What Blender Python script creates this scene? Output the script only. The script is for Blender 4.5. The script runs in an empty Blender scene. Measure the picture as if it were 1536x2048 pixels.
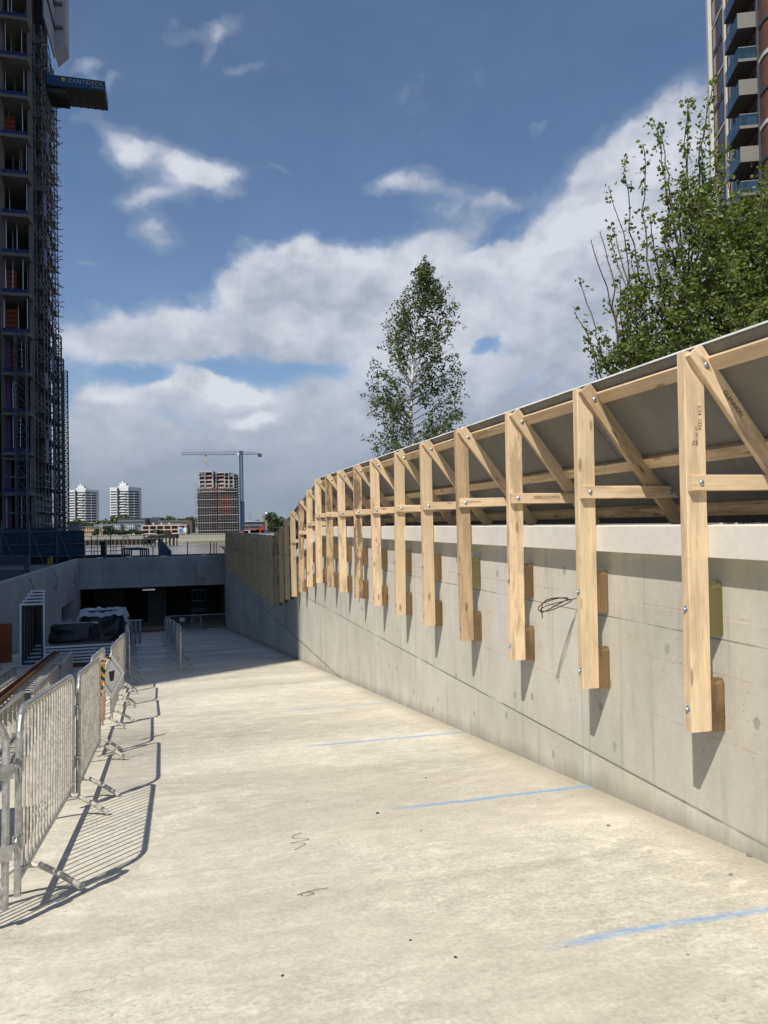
import bpy, math, random
from mathutils import Vector, Matrix, Quaternion
random.seed(7)
sc = bpy.context.scene
COL = sc.collection
V = Vector
F = 1540.0                      # focal length in photo pixels (photo 1536 x 2048)
PITCH, ROLL = math.atan(24 / F), 0.0165
fw = V((0, math.cos(PITCH), math.sin(PITCH)))
u0 = V((0, -math.sin(PITCH), math.cos(PITCH)))
r0 = V((1, 0, 0))
camR = math.cos(ROLL) * r0 - math.sin(ROLL) * u0
camU = math.sin(ROLL) * r0 + math.cos(ROLL) * u0
cam_d = bpy.data.cameras.new('camera')
cam = bpy.data.objects.new('camera', cam_d); COL.objects.link(cam)
cam_d.sensor_fit = 'VERTICAL'; cam_d.sensor_height = 36; cam_d.lens = 36 * F / 2048
cam_d.clip_start = 0.05; cam_d.clip_end = 12000
M = Matrix((camR, camU, -fw)).transposed().to_4x4()
cam.matrix_world = M
sc.camera = cam

ANG = math.radians(15.05)       # the ramp runs 15 degrees left of the view
uu = V((-math.sin(ANG), math.cos(ANG), 0)); vv = V((math.cos(ANG), math.sin(ANG), 0))
def ray(px, py): return fw + camR * ((px - 768) / F) - camU * ((py - 1024) / F)
def P(px, py, Y):
    d = ray(px, py); return d * (Y / d.y)
def W(t, n, z=0): return uu * t + vv * n + V((0, 0, z))
def FZ(t):                      # ramp surface height at distance t along the ramp
    return -(1.66 + 0.1004 * t) if t < 58.2 else -7.503
def G(px, py):                  # where a floor pixel lies, as (t, n)
    d = ray(px, py); k = -1.66 / (d.z + 0.1004 * d.dot(uu)); p = d * k
    return p.dot(uu), p.dot(vv)

# ---------------------------------------------------------------- mesh builder
class MB:
    def __init__(s): s.v = []; s.f = []; s.uv = []; s.mi = []
    def face(s, idx, uv=None, mi=0):
        s.f.append(idx); s.uv.append(uv or [(0, 0)] * len(idx)); s.mi.append(mi)
    def poly(s, pts, mi=0, uv=None):
        b = len(s.v); s.v += [tuple(p) for p in pts]; s.face(list(range(b, b + len(pts))), uv, mi)
    def loft(s, rings, mi=0, cap=True, lens=None):
        b = len(s.v); n = len(rings[0]); per = [0]
        for i in range(n): per.append(per[-1] + (V(rings[0][(i + 1) % n]) - V(rings[0][i])).length)
        L = [0]
        for k in range(1, len(rings)): L.append(L[-1] + (V(rings[k][0]) - V(rings[k - 1][0])).length)
        for r in rings: s.v += [tuple(p) for p in r]
        for k in range(len(rings) - 1):
            for i in range(n):
                j = (i + 1) % n
                s.face([b + k * n + i, b + k * n + j, b + (k + 1) * n + j, b + (k + 1) * n + i],
                       [(L[k], per[i]), (L[k], per[i + 1]), (L[k + 1], per[i + 1]), (L[k + 1], per[i])], mi)
        if cap:
            s.face([b + i for i in reversed(range(n))], [(0.02 * i, 9) for i in range(n)], mi)
            s.face([b + (len(rings) - 1) * n + i for i in range(n)], [(0.02 * i, 9) for i in range(n)], mi)
    def bar(s, p0, p1, w, h, up=(0, 0, 1), b=0.0, mi=0):
        p0 = V(p0); p1 = V(p1); d = (p1 - p0).normalized(); up = V(up)
        if abs(d.dot(up)) > 0.999: up = V((1, 0, 0))
        sd = d.cross(up).normalized(); u2 = sd.cross(d); hw, hh = w / 2, h / 2
        if b: sec = [(hw, hh - b), (hw - b, hh), (b - hw, hh), (-hw, hh - b), (-hw, b - hh), (b - hw, -hh), (hw - b, -hh), (hw, b - hh)]
        else: sec = [(hw, hh), (-hw, hh), (-hw, -hh), (hw, -hh)]
        s.loft([[p + sd * x + u2 * y for x, y in sec] for p in (p0, p1)], mi)
    def box(s, x0, y0, z0, x1, y1, z1, b=0.0, mi=0):
        dx, dy, dz = x1 - x0, y1 - y0, z1 - z0; cx, cy, cz = (x0 + x1) / 2, (y0 + y1) / 2, (z0 + z1) / 2
        if dz >= dx and dz >= dy: s.bar((cx, cy, z0), (cx, cy, z1), dy, dx, (1, 0, 0), b, mi)
        elif dx >= dy: s.bar((x0, cy, cz), (x1, cy, cz), dy, dz, (0, 0, 1), b, mi)
        else: s.bar((cx, y0, cz), (cx, y1, cz), dx, dz, (0, 0, 1), b, mi)
    def tube(s, pts, r, n=8, mi=0, cap=True, closed=False):
        pts = [V(p) for p in pts]; m = len(pts); rings = []; up = None
        for i, p in enumerate(pts):
            if closed: d = pts[(i + 1) % m] - pts[i - 1]
            else: d = pts[min(i + 1, m - 1)] - pts[max(i - 1, 0)]
            d.normalize()
            if up is None:
                up = V((0, 0, 1)) if abs(d.z) < 0.9 else V((1, 0, 0))
            sd = d.cross(up)
            if sd.length < 1e-5: sd = d.orthogonal()
            sd.normalize(); up = sd.cross(d).normalized()
            rr = r[i] if isinstance(r, (list, tuple)) else r
            rings.append([p + (sd * math.cos(a) + up * math.sin(a)) * rr for a in (2 * math.pi * k / n for k in range(n))])
        if closed: rings.append(rings[0])
        s.loft(rings, mi, cap and not closed)
    def dome(s, c, nrm, r, h, n=10, mi=0):
        c = V(c); nrm = V(nrm).normalized(); a = nrm.orthogonal().normalized(); b = nrm.cross(a)
        ring = lambda rr, hh: [c + nrm * hh + (a * math.cos(q) + b * math.sin(q)) * rr for q in (2 * math.pi * k / n for k in range(n))]
        s.loft([ring(r, 0), ring(r * .92, h * .45), ring(r * .6, h * .85), ring(r * .2, h)], mi)
    def build(s, name, mats, parent=None, ramp=False, smooth=False, loc=None, rotz=None):
        me = bpy.data.meshes.new(name); me.from_pydata(s.v, [], s.f)
        ul = me.uv_layers.new(name='grain'); flat = [c for f in s.uv for p in f for c in p]
        ul.data.foreach_set('uv', flat)
        if not isinstance(mats, (list, tuple)): mats = [mats]
        for m in mats: me.materials.append(m)
        me.polygons.foreach_set('material_index', s.mi)
        if smooth: me.polygons.foreach_set('use_smooth', [True] * len(s.f))
        me.update()
        o = bpy.data.objects.new(name, me); COL.objects.link(o)
        if parent: o.parent = parent
        if ramp: o.rotation_euler = (0, 0, ANG)
        if loc: o.location = loc
        if rotz is not None: o.rotation_euler = (0, 0, rotz)
        return o

def tag(o, label=None, cat=None, group=None, kind=None):
    if label: o['label'] = label
    if cat: o['category'] = cat
    if group: o['group'] = group
    if kind: o['kind'] = kind
    return o
def empty(name, loc, rz=0.0, label=None, cat=None, group=None):
    o = bpy.data.objects.new(name, None); COL.objects.link(o); o.location = loc; o.rotation_euler = (0, 0, rz)
    o.empty_display_size = .2
    return tag(o, label, cat, group)
def kids(o): return [c for c in bpy.data.objects if c.parent == o]
def copy_tree(o, parent=None, cache={}):
    if o.name not in cache: cache[o.name] = kids(o)
    c = o.copy(); COL.objects.link(c); c.parent = parent
    for ch in cache[o.name]: copy_tree(ch, c)
    return c
ORD = ('first second third fourth fifth sixth seventh eighth ninth tenth eleventh twelfth thirteenth fourteenth fifteenth sixteenth '
       'seventeenth eighteenth nineteenth twentieth twenty-first twenty-second twenty-third twenty-fourth twenty-fifth twenty-sixth '
       'twenty-seventh twenty-eighth twenty-ninth thirtieth thirty-first thirty-second thirty-third thirty-fourth thirty-fifth thirty-sixth').split()

# ---------------------------------------------------------------- node helper
def soft(pts, it=2):
    pts = [V(p) for p in pts]
    for _ in range(it):
        q = [pts[0]]
        for a, b in zip(pts, pts[1:]): q += [a.lerp(b, .25), a.lerp(b, .75)]
        pts = q + [pts[-1]]
    return pts
class N:
    def __init__(s, tree): s.t = tree; s.t.nodes.clear()
    def n(s, typ, **kw):
        nd = s.t.nodes.new(typ)
        for k, v in kw.items(): setattr(nd, k, v)
        return nd
    def put(s, sock, val):
        if val is None: return
        if isinstance(val, bpy.types.NodeSocket): s.t.links.new(val, sock)
        else:
            try: sock.default_value = val
            except (TypeError, ValueError):
                sock.default_value = (val[0], val[1], val[2], 1) if hasattr(val, '__len__') else (val, val, val)
    def m(s, op, a, b=None, c=None, clamp=False):
        nd = s.n('ShaderNodeMath', operation=op, use_clamp=clamp)
        for i, x in enumerate((a, b, c)): s.put(nd.inputs[i], x)
        return nd.outputs[0]
    def vm(s, op, a, b=None):
        nd = s.n('ShaderNodeVectorMath', operation=op); s.put(nd.inputs[0], a)
        if b is not None: s.put(nd.inputs['Scale'] if op == 'SCALE' else nd.inputs[1], b)
        return nd.outputs['Value'] if op in ('DOT_PRODUCT', 'LENGTH') else nd.outputs[0]
    def noise(s, vec, scale, detail=4, rough=.5, dist=0.0, lac=2.0, out='Fac'):
        nd = s.n('ShaderNodeTexNoise'); s.put(nd.inputs['Vector'], vec)
        for k, v in (('Scale', scale), ('Detail', detail), ('Roughness', rough), ('Distortion', dist), ('Lacunarity', lac)): s.put(nd.inputs[k], v)
        return nd.outputs[out if out != 'Fac' else 0]
    def vor(s, vec, scale, feature='F1', rand=1.0):
        nd = s.n('ShaderNodeTexVoronoi', feature=feature); s.put(nd.inputs['Vector'], vec); s.put(nd.inputs['Scale'], scale)
        s.put(nd.inputs['Randomness'], rand); return nd.outputs['Distance']
    def rng(s, x, a, b, c=0.0, d=1.0, smooth=False):
        nd = s.n('ShaderNodeMapRange', clamp=True)
        if smooth: nd.interpolation_type = 'SMOOTHSTEP'
        for i, q in enumerate((x, a, b, c, d)): s.put(nd.inputs[i], q)
        return nd.outputs[0]
    def mix(s, f, a, b, mode='MIX'):
        nd = s.n('ShaderNodeMix', data_type='RGBA', blend_type=mode); s.put(nd.inputs[0], f); s.put(nd.inputs[6], a); s.put(nd.inputs[7], b)
        return nd.outputs[2]
    def scl(s, vec, sx, sy, sz, off=None):
        r = s.vm('MULTIPLY', vec, (sx, sy, sz))
        return s.vm('ADD', r, off) if off is not None else r
    def xyz(s, vec):
        nd = s.n('ShaderNodeSeparateXYZ'); s.put(nd.inputs[0], vec); return nd.outputs
    def comb(s, x, y, z):
        nd = s.n('ShaderNodeCombineXYZ')
        for i, q in enumerate((x, y, z)): s.put(nd.inputs[i], q)
        return nd.outputs[0]
    def tex(s, which): return s.n('ShaderNodeTexCoord').outputs[which]
    def rnd(s): return s.n('ShaderNodeObjectInfo').outputs['Random']
    def band(s, x, c, w, soft):   # 1 inside |x-c|<w, falling over soft
        return s.rng(s.m('ABSOLUTE', s.m('SUBTRACT', x, c)), w, w + soft, 1, 0)

def material(name):
    m = bpy.data.materials.new(name); m.use_nodes = True; return m, N(m.node_tree)
def finish(nd, col, rough=.8, bump=None, bstr=.3, bdist=.01, metal=0.0, spec=.5, alpha=None, trans=None, emit=None):
    b = nd.n('ShaderNodeBsdfPrincipled'); o = nd.n('ShaderNodeOutputMaterial')
    nd.put(b.inputs['Base Color'], col); nd.put(b.inputs['Roughness'], rough); nd.put(b.inputs['Metallic'], metal)
    nd.put(b.inputs['Specular IOR Level'], spec)
    if alpha is not None: nd.put(b.inputs['Alpha'], alpha)
    if trans is not None: nd.put(b.inputs['Transmission Weight'], trans)
    if emit is not None: nd.put(b.inputs['Emission Color'], emit[0]); nd.put(b.inputs['Emission Strength'], emit[1])
    if bump is not None:
        bp = nd.n('ShaderNodeBump'); nd.put(bp.inputs['Strength'], bstr); nd.put(bp.inputs['Distance'], bdist); nd.put(bp.inputs['Height'], bump)
        nd.t.links.new(bp.outputs[0], b.inputs['Normal'])
    nd.t.links.new(b.outputs[0], o.inputs[0]); return b
def plain(name, col, rough=.7, metal=0.0, var=.18, scale=3.0, spec=.5, dirt=.25, bstr=.0, rv=.1):
    m, n = material(name); c = n.tex('Object')
    c = n.vm('ADD', c, n.comb(n.m('MULTIPLY', n.rnd(), 37), 0, 0))
    a = n.noise(c, scale, 6, .6); b = n.noise(c, scale * 7, 4, .6)
    f = n.m('ADD', n.rng(a, .3, .7, 1 - var, 1 + var), n.rng(b, .35, .65, -dirt * .3, dirt * .3))
    f = n.m('MULTIPLY', f, n.m('ADD', n.m('MULTIPLY', n.rnd(), rv), 1 - rv / 2))
    colr = n.mix(1.0, (*col, 1), n.comb(f, f, f), 'MULTIPLY')
    finish(n, colr, n.rng(b, .3, .7, max(rough - .12, .02), min(rough + .12, 1)), b if bstr else None, bstr, .005, metal, spec)
    return m

# ---------------------------------------------------------------- materials
def wood(name, col, dark, var=.22, stain=.5):
    m, n = material(name); uv = n.tex('UV'); r = n.rnd(); rr = n.m('MULTIPLY', r, 71.3)
    x, y, z = n.xyz(uv)
    w = n.noise(n.comb(n.m('MULTIPLY', x, .8), n.m('MULTIPLY', y, 3), rr), 1.6, 2, .5)
    g = n.noise(n.comb(n.m('MULTIPLY', x, 1.1), n.m('ADD', n.m('MULTIPLY', y, 46), n.m('MULTIPLY', w, 5)), rr), 1, 5, .62)
    fine = n.noise(n.comb(n.m('MULTIPLY', x, 9), n.m('MULTIPLY', y, 320), rr), 1, 2, .5)
    st = n.noise(n.comb(n.m('MULTIPLY', x, 1.5), n.m('MULTIPLY', y, 8), n.m('ADD', rr, 9)), 1.3, 7, .68)
    kn = n.vor(n.comb(n.m('MULTIPLY', x, 2.6), n.m('MULTIPLY', y, 9), rr), 1.0)
    knot = n.rng(kn, .10, .19, 1, 0)
    kn2 = n.vor(n.comb(n.m('MULTIPLY', x, 7), n.m('MULTIPLY', y, 22), n.m('ADD', rr, 3)), 1.0)
    nail = n.rng(kn2, .04, .07, 1, 0)
    c = n.mix(n.rng(g, .35, .66), (*col, 1), tuple(a * .80 for a in col) + (1,))
    c = n.mix(n.m('MULTIPLY', n.rng(fine, .45, .65), .14), c, (*dark, 1))
    rare = n.rng(r, .25, .95, .3, 1.5)
    c = n.mix(n.m('MULTIPLY', n.rng(st, .47, .60), n.m('MULTIPLY', rare, stain)), c, (*dark, 1))
    c = n.mix(n.m('MULTIPLY', knot, .72), c, (dark[0] * .7, dark[1] * .55, dark[2] * .45, 1))
    c = n.mix(n.m('MULTIPLY', nail, .45), c, (dark[0] * .5, dark[1] * .4, dark[2] * .35, 1))
    f = n.m('ADD', n.m('MULTIPLY', r, var), 1 - var * .55); c = n.mix(1, c, n.comb(f, f, f), 'MULTIPLY')
    bh = n.m('ADD', g, n.m('MULTIPLY', fine, .4))
    finish(n, c, .72, bh, .25, .003, spec=.3); return m
PINE = wood('planed_pine', (.79, .605, .38), (.33, .24, .15))
TREATED = wood('treated_timber', (.20, .13, .062), (.085, .055, .026), .6, .8)
PINE_OLD = wood('weathered_pine', (.60, .44, .26), (.20, .14, .085), .15, 1.3)
TREATED_GREEN = wood('green_treated_timber', (.15, .13, .05), (.09, .08, .03), .2, .5)
def clr(h): return tuple(((c / 255 + .055) / 1.055) ** 2.4 if c > 10 else c / 255 / 12.92 for c in h)

def concrete_wall(name, base, zl, tone=1.0):
    m, n = material(name); c = n.tex('Object'); x, y, z = n.xyz(c)
    big = n.noise(n.scl(c, 1, .35, .5), .9, 5, .6); med = n.noise(n.scl(c, 1, 1, .35), 3.2, 6, .65); fine = n.noise(c, 30, 5, .7)
    f = n.m('ADD', n.rng(big, .3, .7, .84, 1.10), n.m('ADD', n.rng(med, .3, .7, -.09, .08), n.rng(fine, .3, .7, -.05, .05)))
    col = n.mix(1, (*base, 1), n.comb(f, f, n.m('MULTIPLY', f, n.rng(big, .35, .65, .95, 1.03))), 'MULTIPLY')
    dark = (.17, .165, .15, 1)
    wob = n.m('MULTIPLY', n.m('SUBTRACT', n.noise(n.comb(0, y, 0), 1.7, 6, .7), .5), .075)
    zz = n.m('ADD', z, wob)
    lines = None
    for k, (zc, w, s, amt) in enumerate(zl):
        brk = n.rng(n.noise(n.comb(k * 7, y, 0), 1.1, 4, .6), .34, .5)
        l = n.m('MULTIPLY', n.band(zz if w > .004 else z, zc, w, s), n.m('MULTIPLY', brk, amt))
        lines = l if lines is None else n.m('MAXIMUM', lines, l)
    # vertical formwork joints every 1.2 / 2.4 m
    fy = n.m('ABSOLUTE', n.m('SUBTRACT', n.m('FRACT', n.m('DIVIDE', n.m('ADD', y, n.m('MULTIPLY', wob, .15)), 2.4)), .5))
    vj = n.m('MULTIPLY', n.rng(fy, .0012, .0045, 1, 0), n.rng(n.noise(n.comb(y, z, 3), .9, 3, .5), .38, .6, .15, .6))
    lines = n.m('MAXIMUM', lines, vj)
    # panel to panel tone
    cell = n.m('FLOOR', n.m('ADD', n.m('DIVIDE', y, 2.4), .5))
    wn = n.n('ShaderNodeTexWhiteNoise'); wn.noise_dimensions = '2D'; n.put(wn.inputs['Vector'], n.comb(cell, n.m('FLOOR', n.m('DIVIDE', n.m('ADD', z, 1.95), 1.3)), 0))
    pt = n.rng(wn.outputs['Value'], 0, 1, .93, 1.05); col = n.mix(1, col, n.comb(pt, pt, pt), 'MULTIPLY')
    # tie-hole patches, bug holes, drips
    v1 = n.n('ShaderNodeTexVoronoi', voronoi_dimensions='2D'); n.put(v1.inputs['Vector'], n.comb(n.m('MULTIPLY', y, 1.6), n.m('MULTIPLY', z, 1.15), 0)); n.put(v1.inputs['Scale'], 1.0); n.put(v1.inputs['Randomness'], .95)
    tie = n.m('MULTIPLY', n.rng(n.m('ADD', v1.outputs['Distance'], n.m('MULTIPLY', n.m('SUBTRACT', fine, .5), .06)), .038, .052, 1, 0), n.rng(n.noise(c, .7, 2, .5), .42, .52, .12, .5))
    vb = n.n('ShaderNodeTexVoronoi', voronoi_dimensions='2D'); n.put(vb.inputs['Vector'], n.comb(y, z, 0)); n.put(vb.inputs['Scale'], 8.5)
    bug = n.m('MULTIPLY', n.rng(vb.outputs['Distance'], .03, .06, 1, 0), n.rng(n.noise(c, 1.3, 3, .6), .52, .62))
    drip = n.m('MULTIPLY', n.rng(n.noise(n.comb(0, n.m('MULTIPLY', y, 7), n.m('MULTIPLY', z, .4)), 1.2, 5, .6), .56, .70), .30)
    allm = n.m('MAXIMUM', n.m('MAXIMUM', lines, tie), n.m('MAXIMUM', n.m('MULTIPLY', bug, .8), drip))
    col = n.mix(allm, col, dark)
    # damp grime following the foot of the wall
    foot = n.m('SUBTRACT', n.m('ADD', z, n.m('MULTIPLY', y, .1004)), -1.66)
    gr = n.m('MULTIPLY', n.rng(n.m('ADD', foot, n.m('MULTIPLY', n.m('SUBTRACT', med, .5), .25)), .0, .16, .55, 0), 1)
    col = n.mix(gr, col, (.24, .225, .19, 1))
    return m, n, col, c, (x, y, z), fine, lines, bug
m, n, col, c, (x, y, z), fine, lines, bug = concrete_wall('cast_concrete', (.575, .55, .485), [(-.775, .003, .004, .75), (-1.95, .004, .009, .85), (-3.3, .01, .02, .8), (-4.7, .01, .02, .7)])
# red chalk setting-out lines, yellow paint splash, blue chalk dots
red = n.m('MULTIPLY', n.m('MAXIMUM', n.band(z, -.625, .002, .006), n.m('MAXIMUM', n.band(z, -1.42, .0015, .005), n.band(z, -1.0, .001, .004))), n.rng(n.noise(n.comb(2, y, 0), 2.2, 4, .7), .42, .6, 0, .55))
col = n.mix(red, col, (.50, .16, .13, 1))
sp = n.m('SQRT', n.m('ADD', n.m('POWER', n.m('DIVIDE', n.m('SUBTRACT', y, 5.95), .09), 2), n.m('POWER', n.m('DIVIDE', n.m('SUBTRACT', z, -.61), .12), 2)))
sp = n.rng(n.m('ADD', sp, n.m('MULTIPLY', n.m('SUBTRACT', n.noise(c, 16, 3, .7), .5), 2.2)), .9, 1.2, .55, 0)
dr = n.m('MULTIPLY', n.m('MULTIPLY', n.band(y, 5.93, .012, .03), n.band(z, -1.05, .40, .1)), n.rng(n.noise(n.comb(0, n.m('MULTIPLY', y, 40), z), 2, 3, .6), .42, .55, 0, .5))
col = n.mix(n.m('MAXIMUM', sp, dr), col, (.72, .50, .16, 1))
finish(n, col, .85, n.m('SUBTRACT', fine, n.m('MULTIPLY', n.m('MAXIMUM', lines, bug), 1.5)), .35, .006, spec=.25); CONC = m
m, n, col, c, q, fine, lines, bug = concrete_wall('grey_concrete', (.44, .415, .375), [(-3.9, .006, .012, .55), (-2.9, .004, .012, .4), (-4.9, .006, .012, .5)])
finish(n, col, .85, n.m('SUBTRACT', fine, lines), .3, .006, spec=.25); CONC2 = m
CAST = plain('precast_white', (.66, .63, .57), .8, var=.05, scale=2.0, dirt=.1)
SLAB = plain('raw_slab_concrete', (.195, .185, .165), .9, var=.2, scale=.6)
TIP = plain('tip_concrete', (.42, .41, .38), .9, var=.15, scale=.4)

# ramp floor: brushed pale concrete, cross-wise streaks, blue spray lines
m, n = material('ramp_concrete'); c = n.tex('Object'); x, y, z = n.xyz(c)
big = n.noise(n.scl(c, .16, .55, 0), 1.0, 4, .55, .6); big2 = n.noise(n.scl(c, .5, .5, 0, (9, 4, 0)), .9, 6, .6, .4)
st = n.noise(n.scl(c, .7, 9, 0), 1.0, 5, .6, .3); st2 = n.noise(n.scl(c, 3, 40, 0), 1.0, 3, .6); fine = n.noise(c, 38, 6, .72); pat = n.noise(n.scl(c, 3.2, 5.5, 0), 1.2, 8, .74, .3)
f = n.m('ADD', n.rng(big, .32, .68, .84, 1.08), n.m('ADD', n.rng(big2, .3, .7, -.10, .08), n.rng(st, .3, .7, -.03, .025)))
f = n.m('ADD', f, n.m('ADD', n.rng(st2, .3, .7, -.025, .02), n.m('ADD', n.rng(fine, .34, .66, -.19, .14), n.rng(pat, .40, .62, -.11, .09))))
col = n.mix(n.rng(big, .3, .7), (.55, .51, .415, 1), (.69, .65, .54, 1))
col = n.mix(1, col, n.comb(f, f, f), 'MULTIPLY')
lait = n.m('MULTIPLY', n.rng(pat, .56, .62), n.rng(n.noise(c, .55, 3, .6), .46, .60)); col = n.mix(n.m('MULTIPLY', lait, .6), col, (.74, .70, .59, 1))
zone = n.rng(n.m('ADD', n.noise(n.scl(c, .42, .42, 0, (5.3, 1.1, 0)), 1.0, 3, .5, 1.2), n.m('MULTIPLY', n.m('SUBTRACT', pat, .5), .16)), .47, .53)
pits = n.m('MULTIPLY', n.rng(n.noise(n.scl(c, 13, 42, 0), 1.0, 3, .65), .60, .68), n.m('MULTIPLY', zone, .60)); col = n.mix(pits, col, (.30, .27, .21, 1))
col = n.mix(n.m('MULTIPLY', n.m('SUBTRACT', 1, zone), .30), col, (.50, .45, .365, 1))
rough_l = n.m('MULTIPLY', n.rng(n.noise(n.scl(c, 9, 24, 0, (2, 2, 0)), 1.0, 4, .7), .57, .66), n.m('MULTIPLY', zone, .42)); col = n.mix(rough_l, col, (.74, .71, .62, 1))
scr = n.noise(n.scl(c, 1.3, 7, 0, (13, 5, 0)), 1.0, 3, .5, .8); scr = n.m('MULTIPLY', n.rng(n.m('ABSOLUTE', n.m('SUBTRACT', scr, .5)), .0008, .003, 1, 0), n.rng(n.noise(c, .6, 2, .5), .52, .6, 0, .35)); col = n.mix(scr, col, (.30, .26, .21, 1))
damp = n.m('MULTIPLY', n.rng(n.noise(n.scl(c, .9, 1.5, 0, (3, 7, 0)), .8, 7, .66), .56, .66), .22); col = n.mix(damp, col, (.36, .33, .28, 1))
cr = n.m('ABSOLUTE', n.m('SUBTRACT', n.noise(n.scl(c, 1, 1.6, 0, (31, 2, 0)), .9, 5, .62), .5))
cr = n.m('MULTIPLY', n.rng(cr, .0006, .003, 1, 0), n.rng(n.noise(c, .8, 2, .5), .54, .62, 0, .5)); col = n.mix(cr, col, (.25, .22, .18, 1))
bits = n.m('MULTIPLY', n.rng(n.vor(n.scl(c, 1, 1, 0), 5.2), .035, .06, 1, 0), n.rng(n.noise(c, 1.1, 2, .5), .50, .58)); col = n.mix(n.m('MULTIPLY', bits, .75), col, (.15, .13, .10, 1))
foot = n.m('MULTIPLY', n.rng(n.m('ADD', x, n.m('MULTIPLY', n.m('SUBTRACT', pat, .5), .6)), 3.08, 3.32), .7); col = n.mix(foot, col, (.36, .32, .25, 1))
blue = None
for tc, n0, a in ((3.32, 1.62, .60), (5.9, 1.55, .75), (8.85, 1.35, .78), (11.95, 1.5, .5), (15.0, 1.9, .4)):
    yy = n.m('ADD', y, n.m('MULTIPLY', n.m('SUBTRACT', n.noise(n.comb(x, tc, 0), 1.1, 2, .5), .5), .09))
    b1 = n.m('MULTIPLY', n.band(yy, tc, .008, .03 + .003 * tc), n.rng(x, n0, n0 + .25, 0, a))
    b1 = n.m('MULTIPLY', b1, n.rng(n.noise(n.scl(c, 4, 14, 0), 2.0, 5, .7), .34, .52))
    blue = b1 if blue is None else n.m('MAXIMUM', blue, b1)
col = n.mix(blue, col, (.10, .32, .62, 1))
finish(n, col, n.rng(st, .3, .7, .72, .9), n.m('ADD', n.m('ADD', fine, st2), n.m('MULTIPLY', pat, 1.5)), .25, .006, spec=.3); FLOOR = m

m, n = material('grey_ply_sheet'); c = n.tex('Object'); x, y, z = n.xyz(c); r = n.rnd()
a = n.noise(n.scl(c, 1, 1, 1), 1.1, 5, .6); s = n.noise(n.comb(n.m('MULTIPLY', x, 1.2), n.m('MULTIPLY', y, 12), n.m('MULTIPLY', z, 1.2)), 1.0, 4, .65)
f = n.m('ADD', n.rng(a, .3, .7, .78, 1.18), n.m('ADD', n.rng(s, .35, .65, -.08, .10), n.m('MULTIPLY', r, .2)))
col = n.mix(1, (.155, .15, .135, 1), n.comb(f, f, f), 'MULTIPLY')
jl = n.rng(n.m('ABSOLUTE', n.m('SUBTRACT', n.m('FRACT', n.m('DIVIDE', n.m('ADD', y, n.m('MULTIPLY', x, .04)), .61)), .5)), .002, .006, 1, 0)
col = n.mix(n.m('MULTIPLY', jl, n.rng(s, .4, .6, .15, .5)), col, (.33, .32, .29, 1))
finish(n, col, .55, s, .15, .002); SHEET = m
BOLT = plain('galvanised_bolt', (.38, .42, .50), .4, .8, dirt=.2)
GALV = plain('galvanised_steel', (.44, .44, .43), .42, .75, var=.22, scale=4, dirt=.7)
GALV_DUSTY = plain('dusty_galvanised_steel', (.50, .47, .41), .62, .35, var=.25, scale=5, dirt=.8)
ALU = plain('aluminium', (.62, .63, .64), .35, .8, var=.15, scale=3, dirt=.3)
FRAMEW = plain('grey_white_frame', (.55, .57, .60), .45, .2, var=.1)
DARK = plain('dark_steel', (.045, .05, .055), .5, .4)
BLACKP = plain('black_wrap', (.012, .013, .015), .35, 0, var=.3, bstr=.6, scale=9)
RUST = plain('rusty_steel', (.15, .065, .032), .8, .2, var=.35, scale=6, dirt=1.0)
# ---------------------------------------------------------------- sun, sky and clouds
HEAD, ELEV = math.radians(27.5), math.radians(52)
travel = V((math.sin(HEAD) * math.cos(ELEV), math.cos(HEAD) * math.cos(ELEV), -math.sin(ELEV)))
sun_d = bpy.data.lights.new('sun', 'SUN'); sun_d.energy = 5.0; sun_d.angle = math.radians(.53); sun_d.color = (1, .945, .86)
sun = bpy.data.objects.new('sun', sun_d); COL.objects.link(sun)
sun.rotation_euler = travel.to_track_quat('-Z', 'Y').to_euler()
sc.view_settings.view_transform = 'Standard'; sc.view_settings.look = 'None'; sc.view_settings.gamma = 1
sc.view_settings.exposure = 0.0
w = bpy.data.worlds.new('World'); sc.world = w; w.use_nodes = True; n = N(w.node_tree)
sky = n.n('ShaderNodeTexSky', sky_type='NISHITA'); sky.sun_disc = False; sky.sun_elevation = ELEV
sky.sun_rotation = math.pi + HEAD     # the sun stands behind the camera, to the left
sky.air_density = 1.0; sky.dust_density = .6; sky.ozone_density = 1.6; sky.altitude = 20
d = n.vm('NORMALIZE', n.tex('Generated')); x, y, z = n.xyz(d)
az = n.m('ARCTAN2', x, y); el = n.m('ARCSINE', z)
A = n.comb(az, el, 0)
def ae(px, py):
    q = ray(px, py).normalized(); return math.atan2(q.x, q.y), math.asin(q.z)
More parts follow.
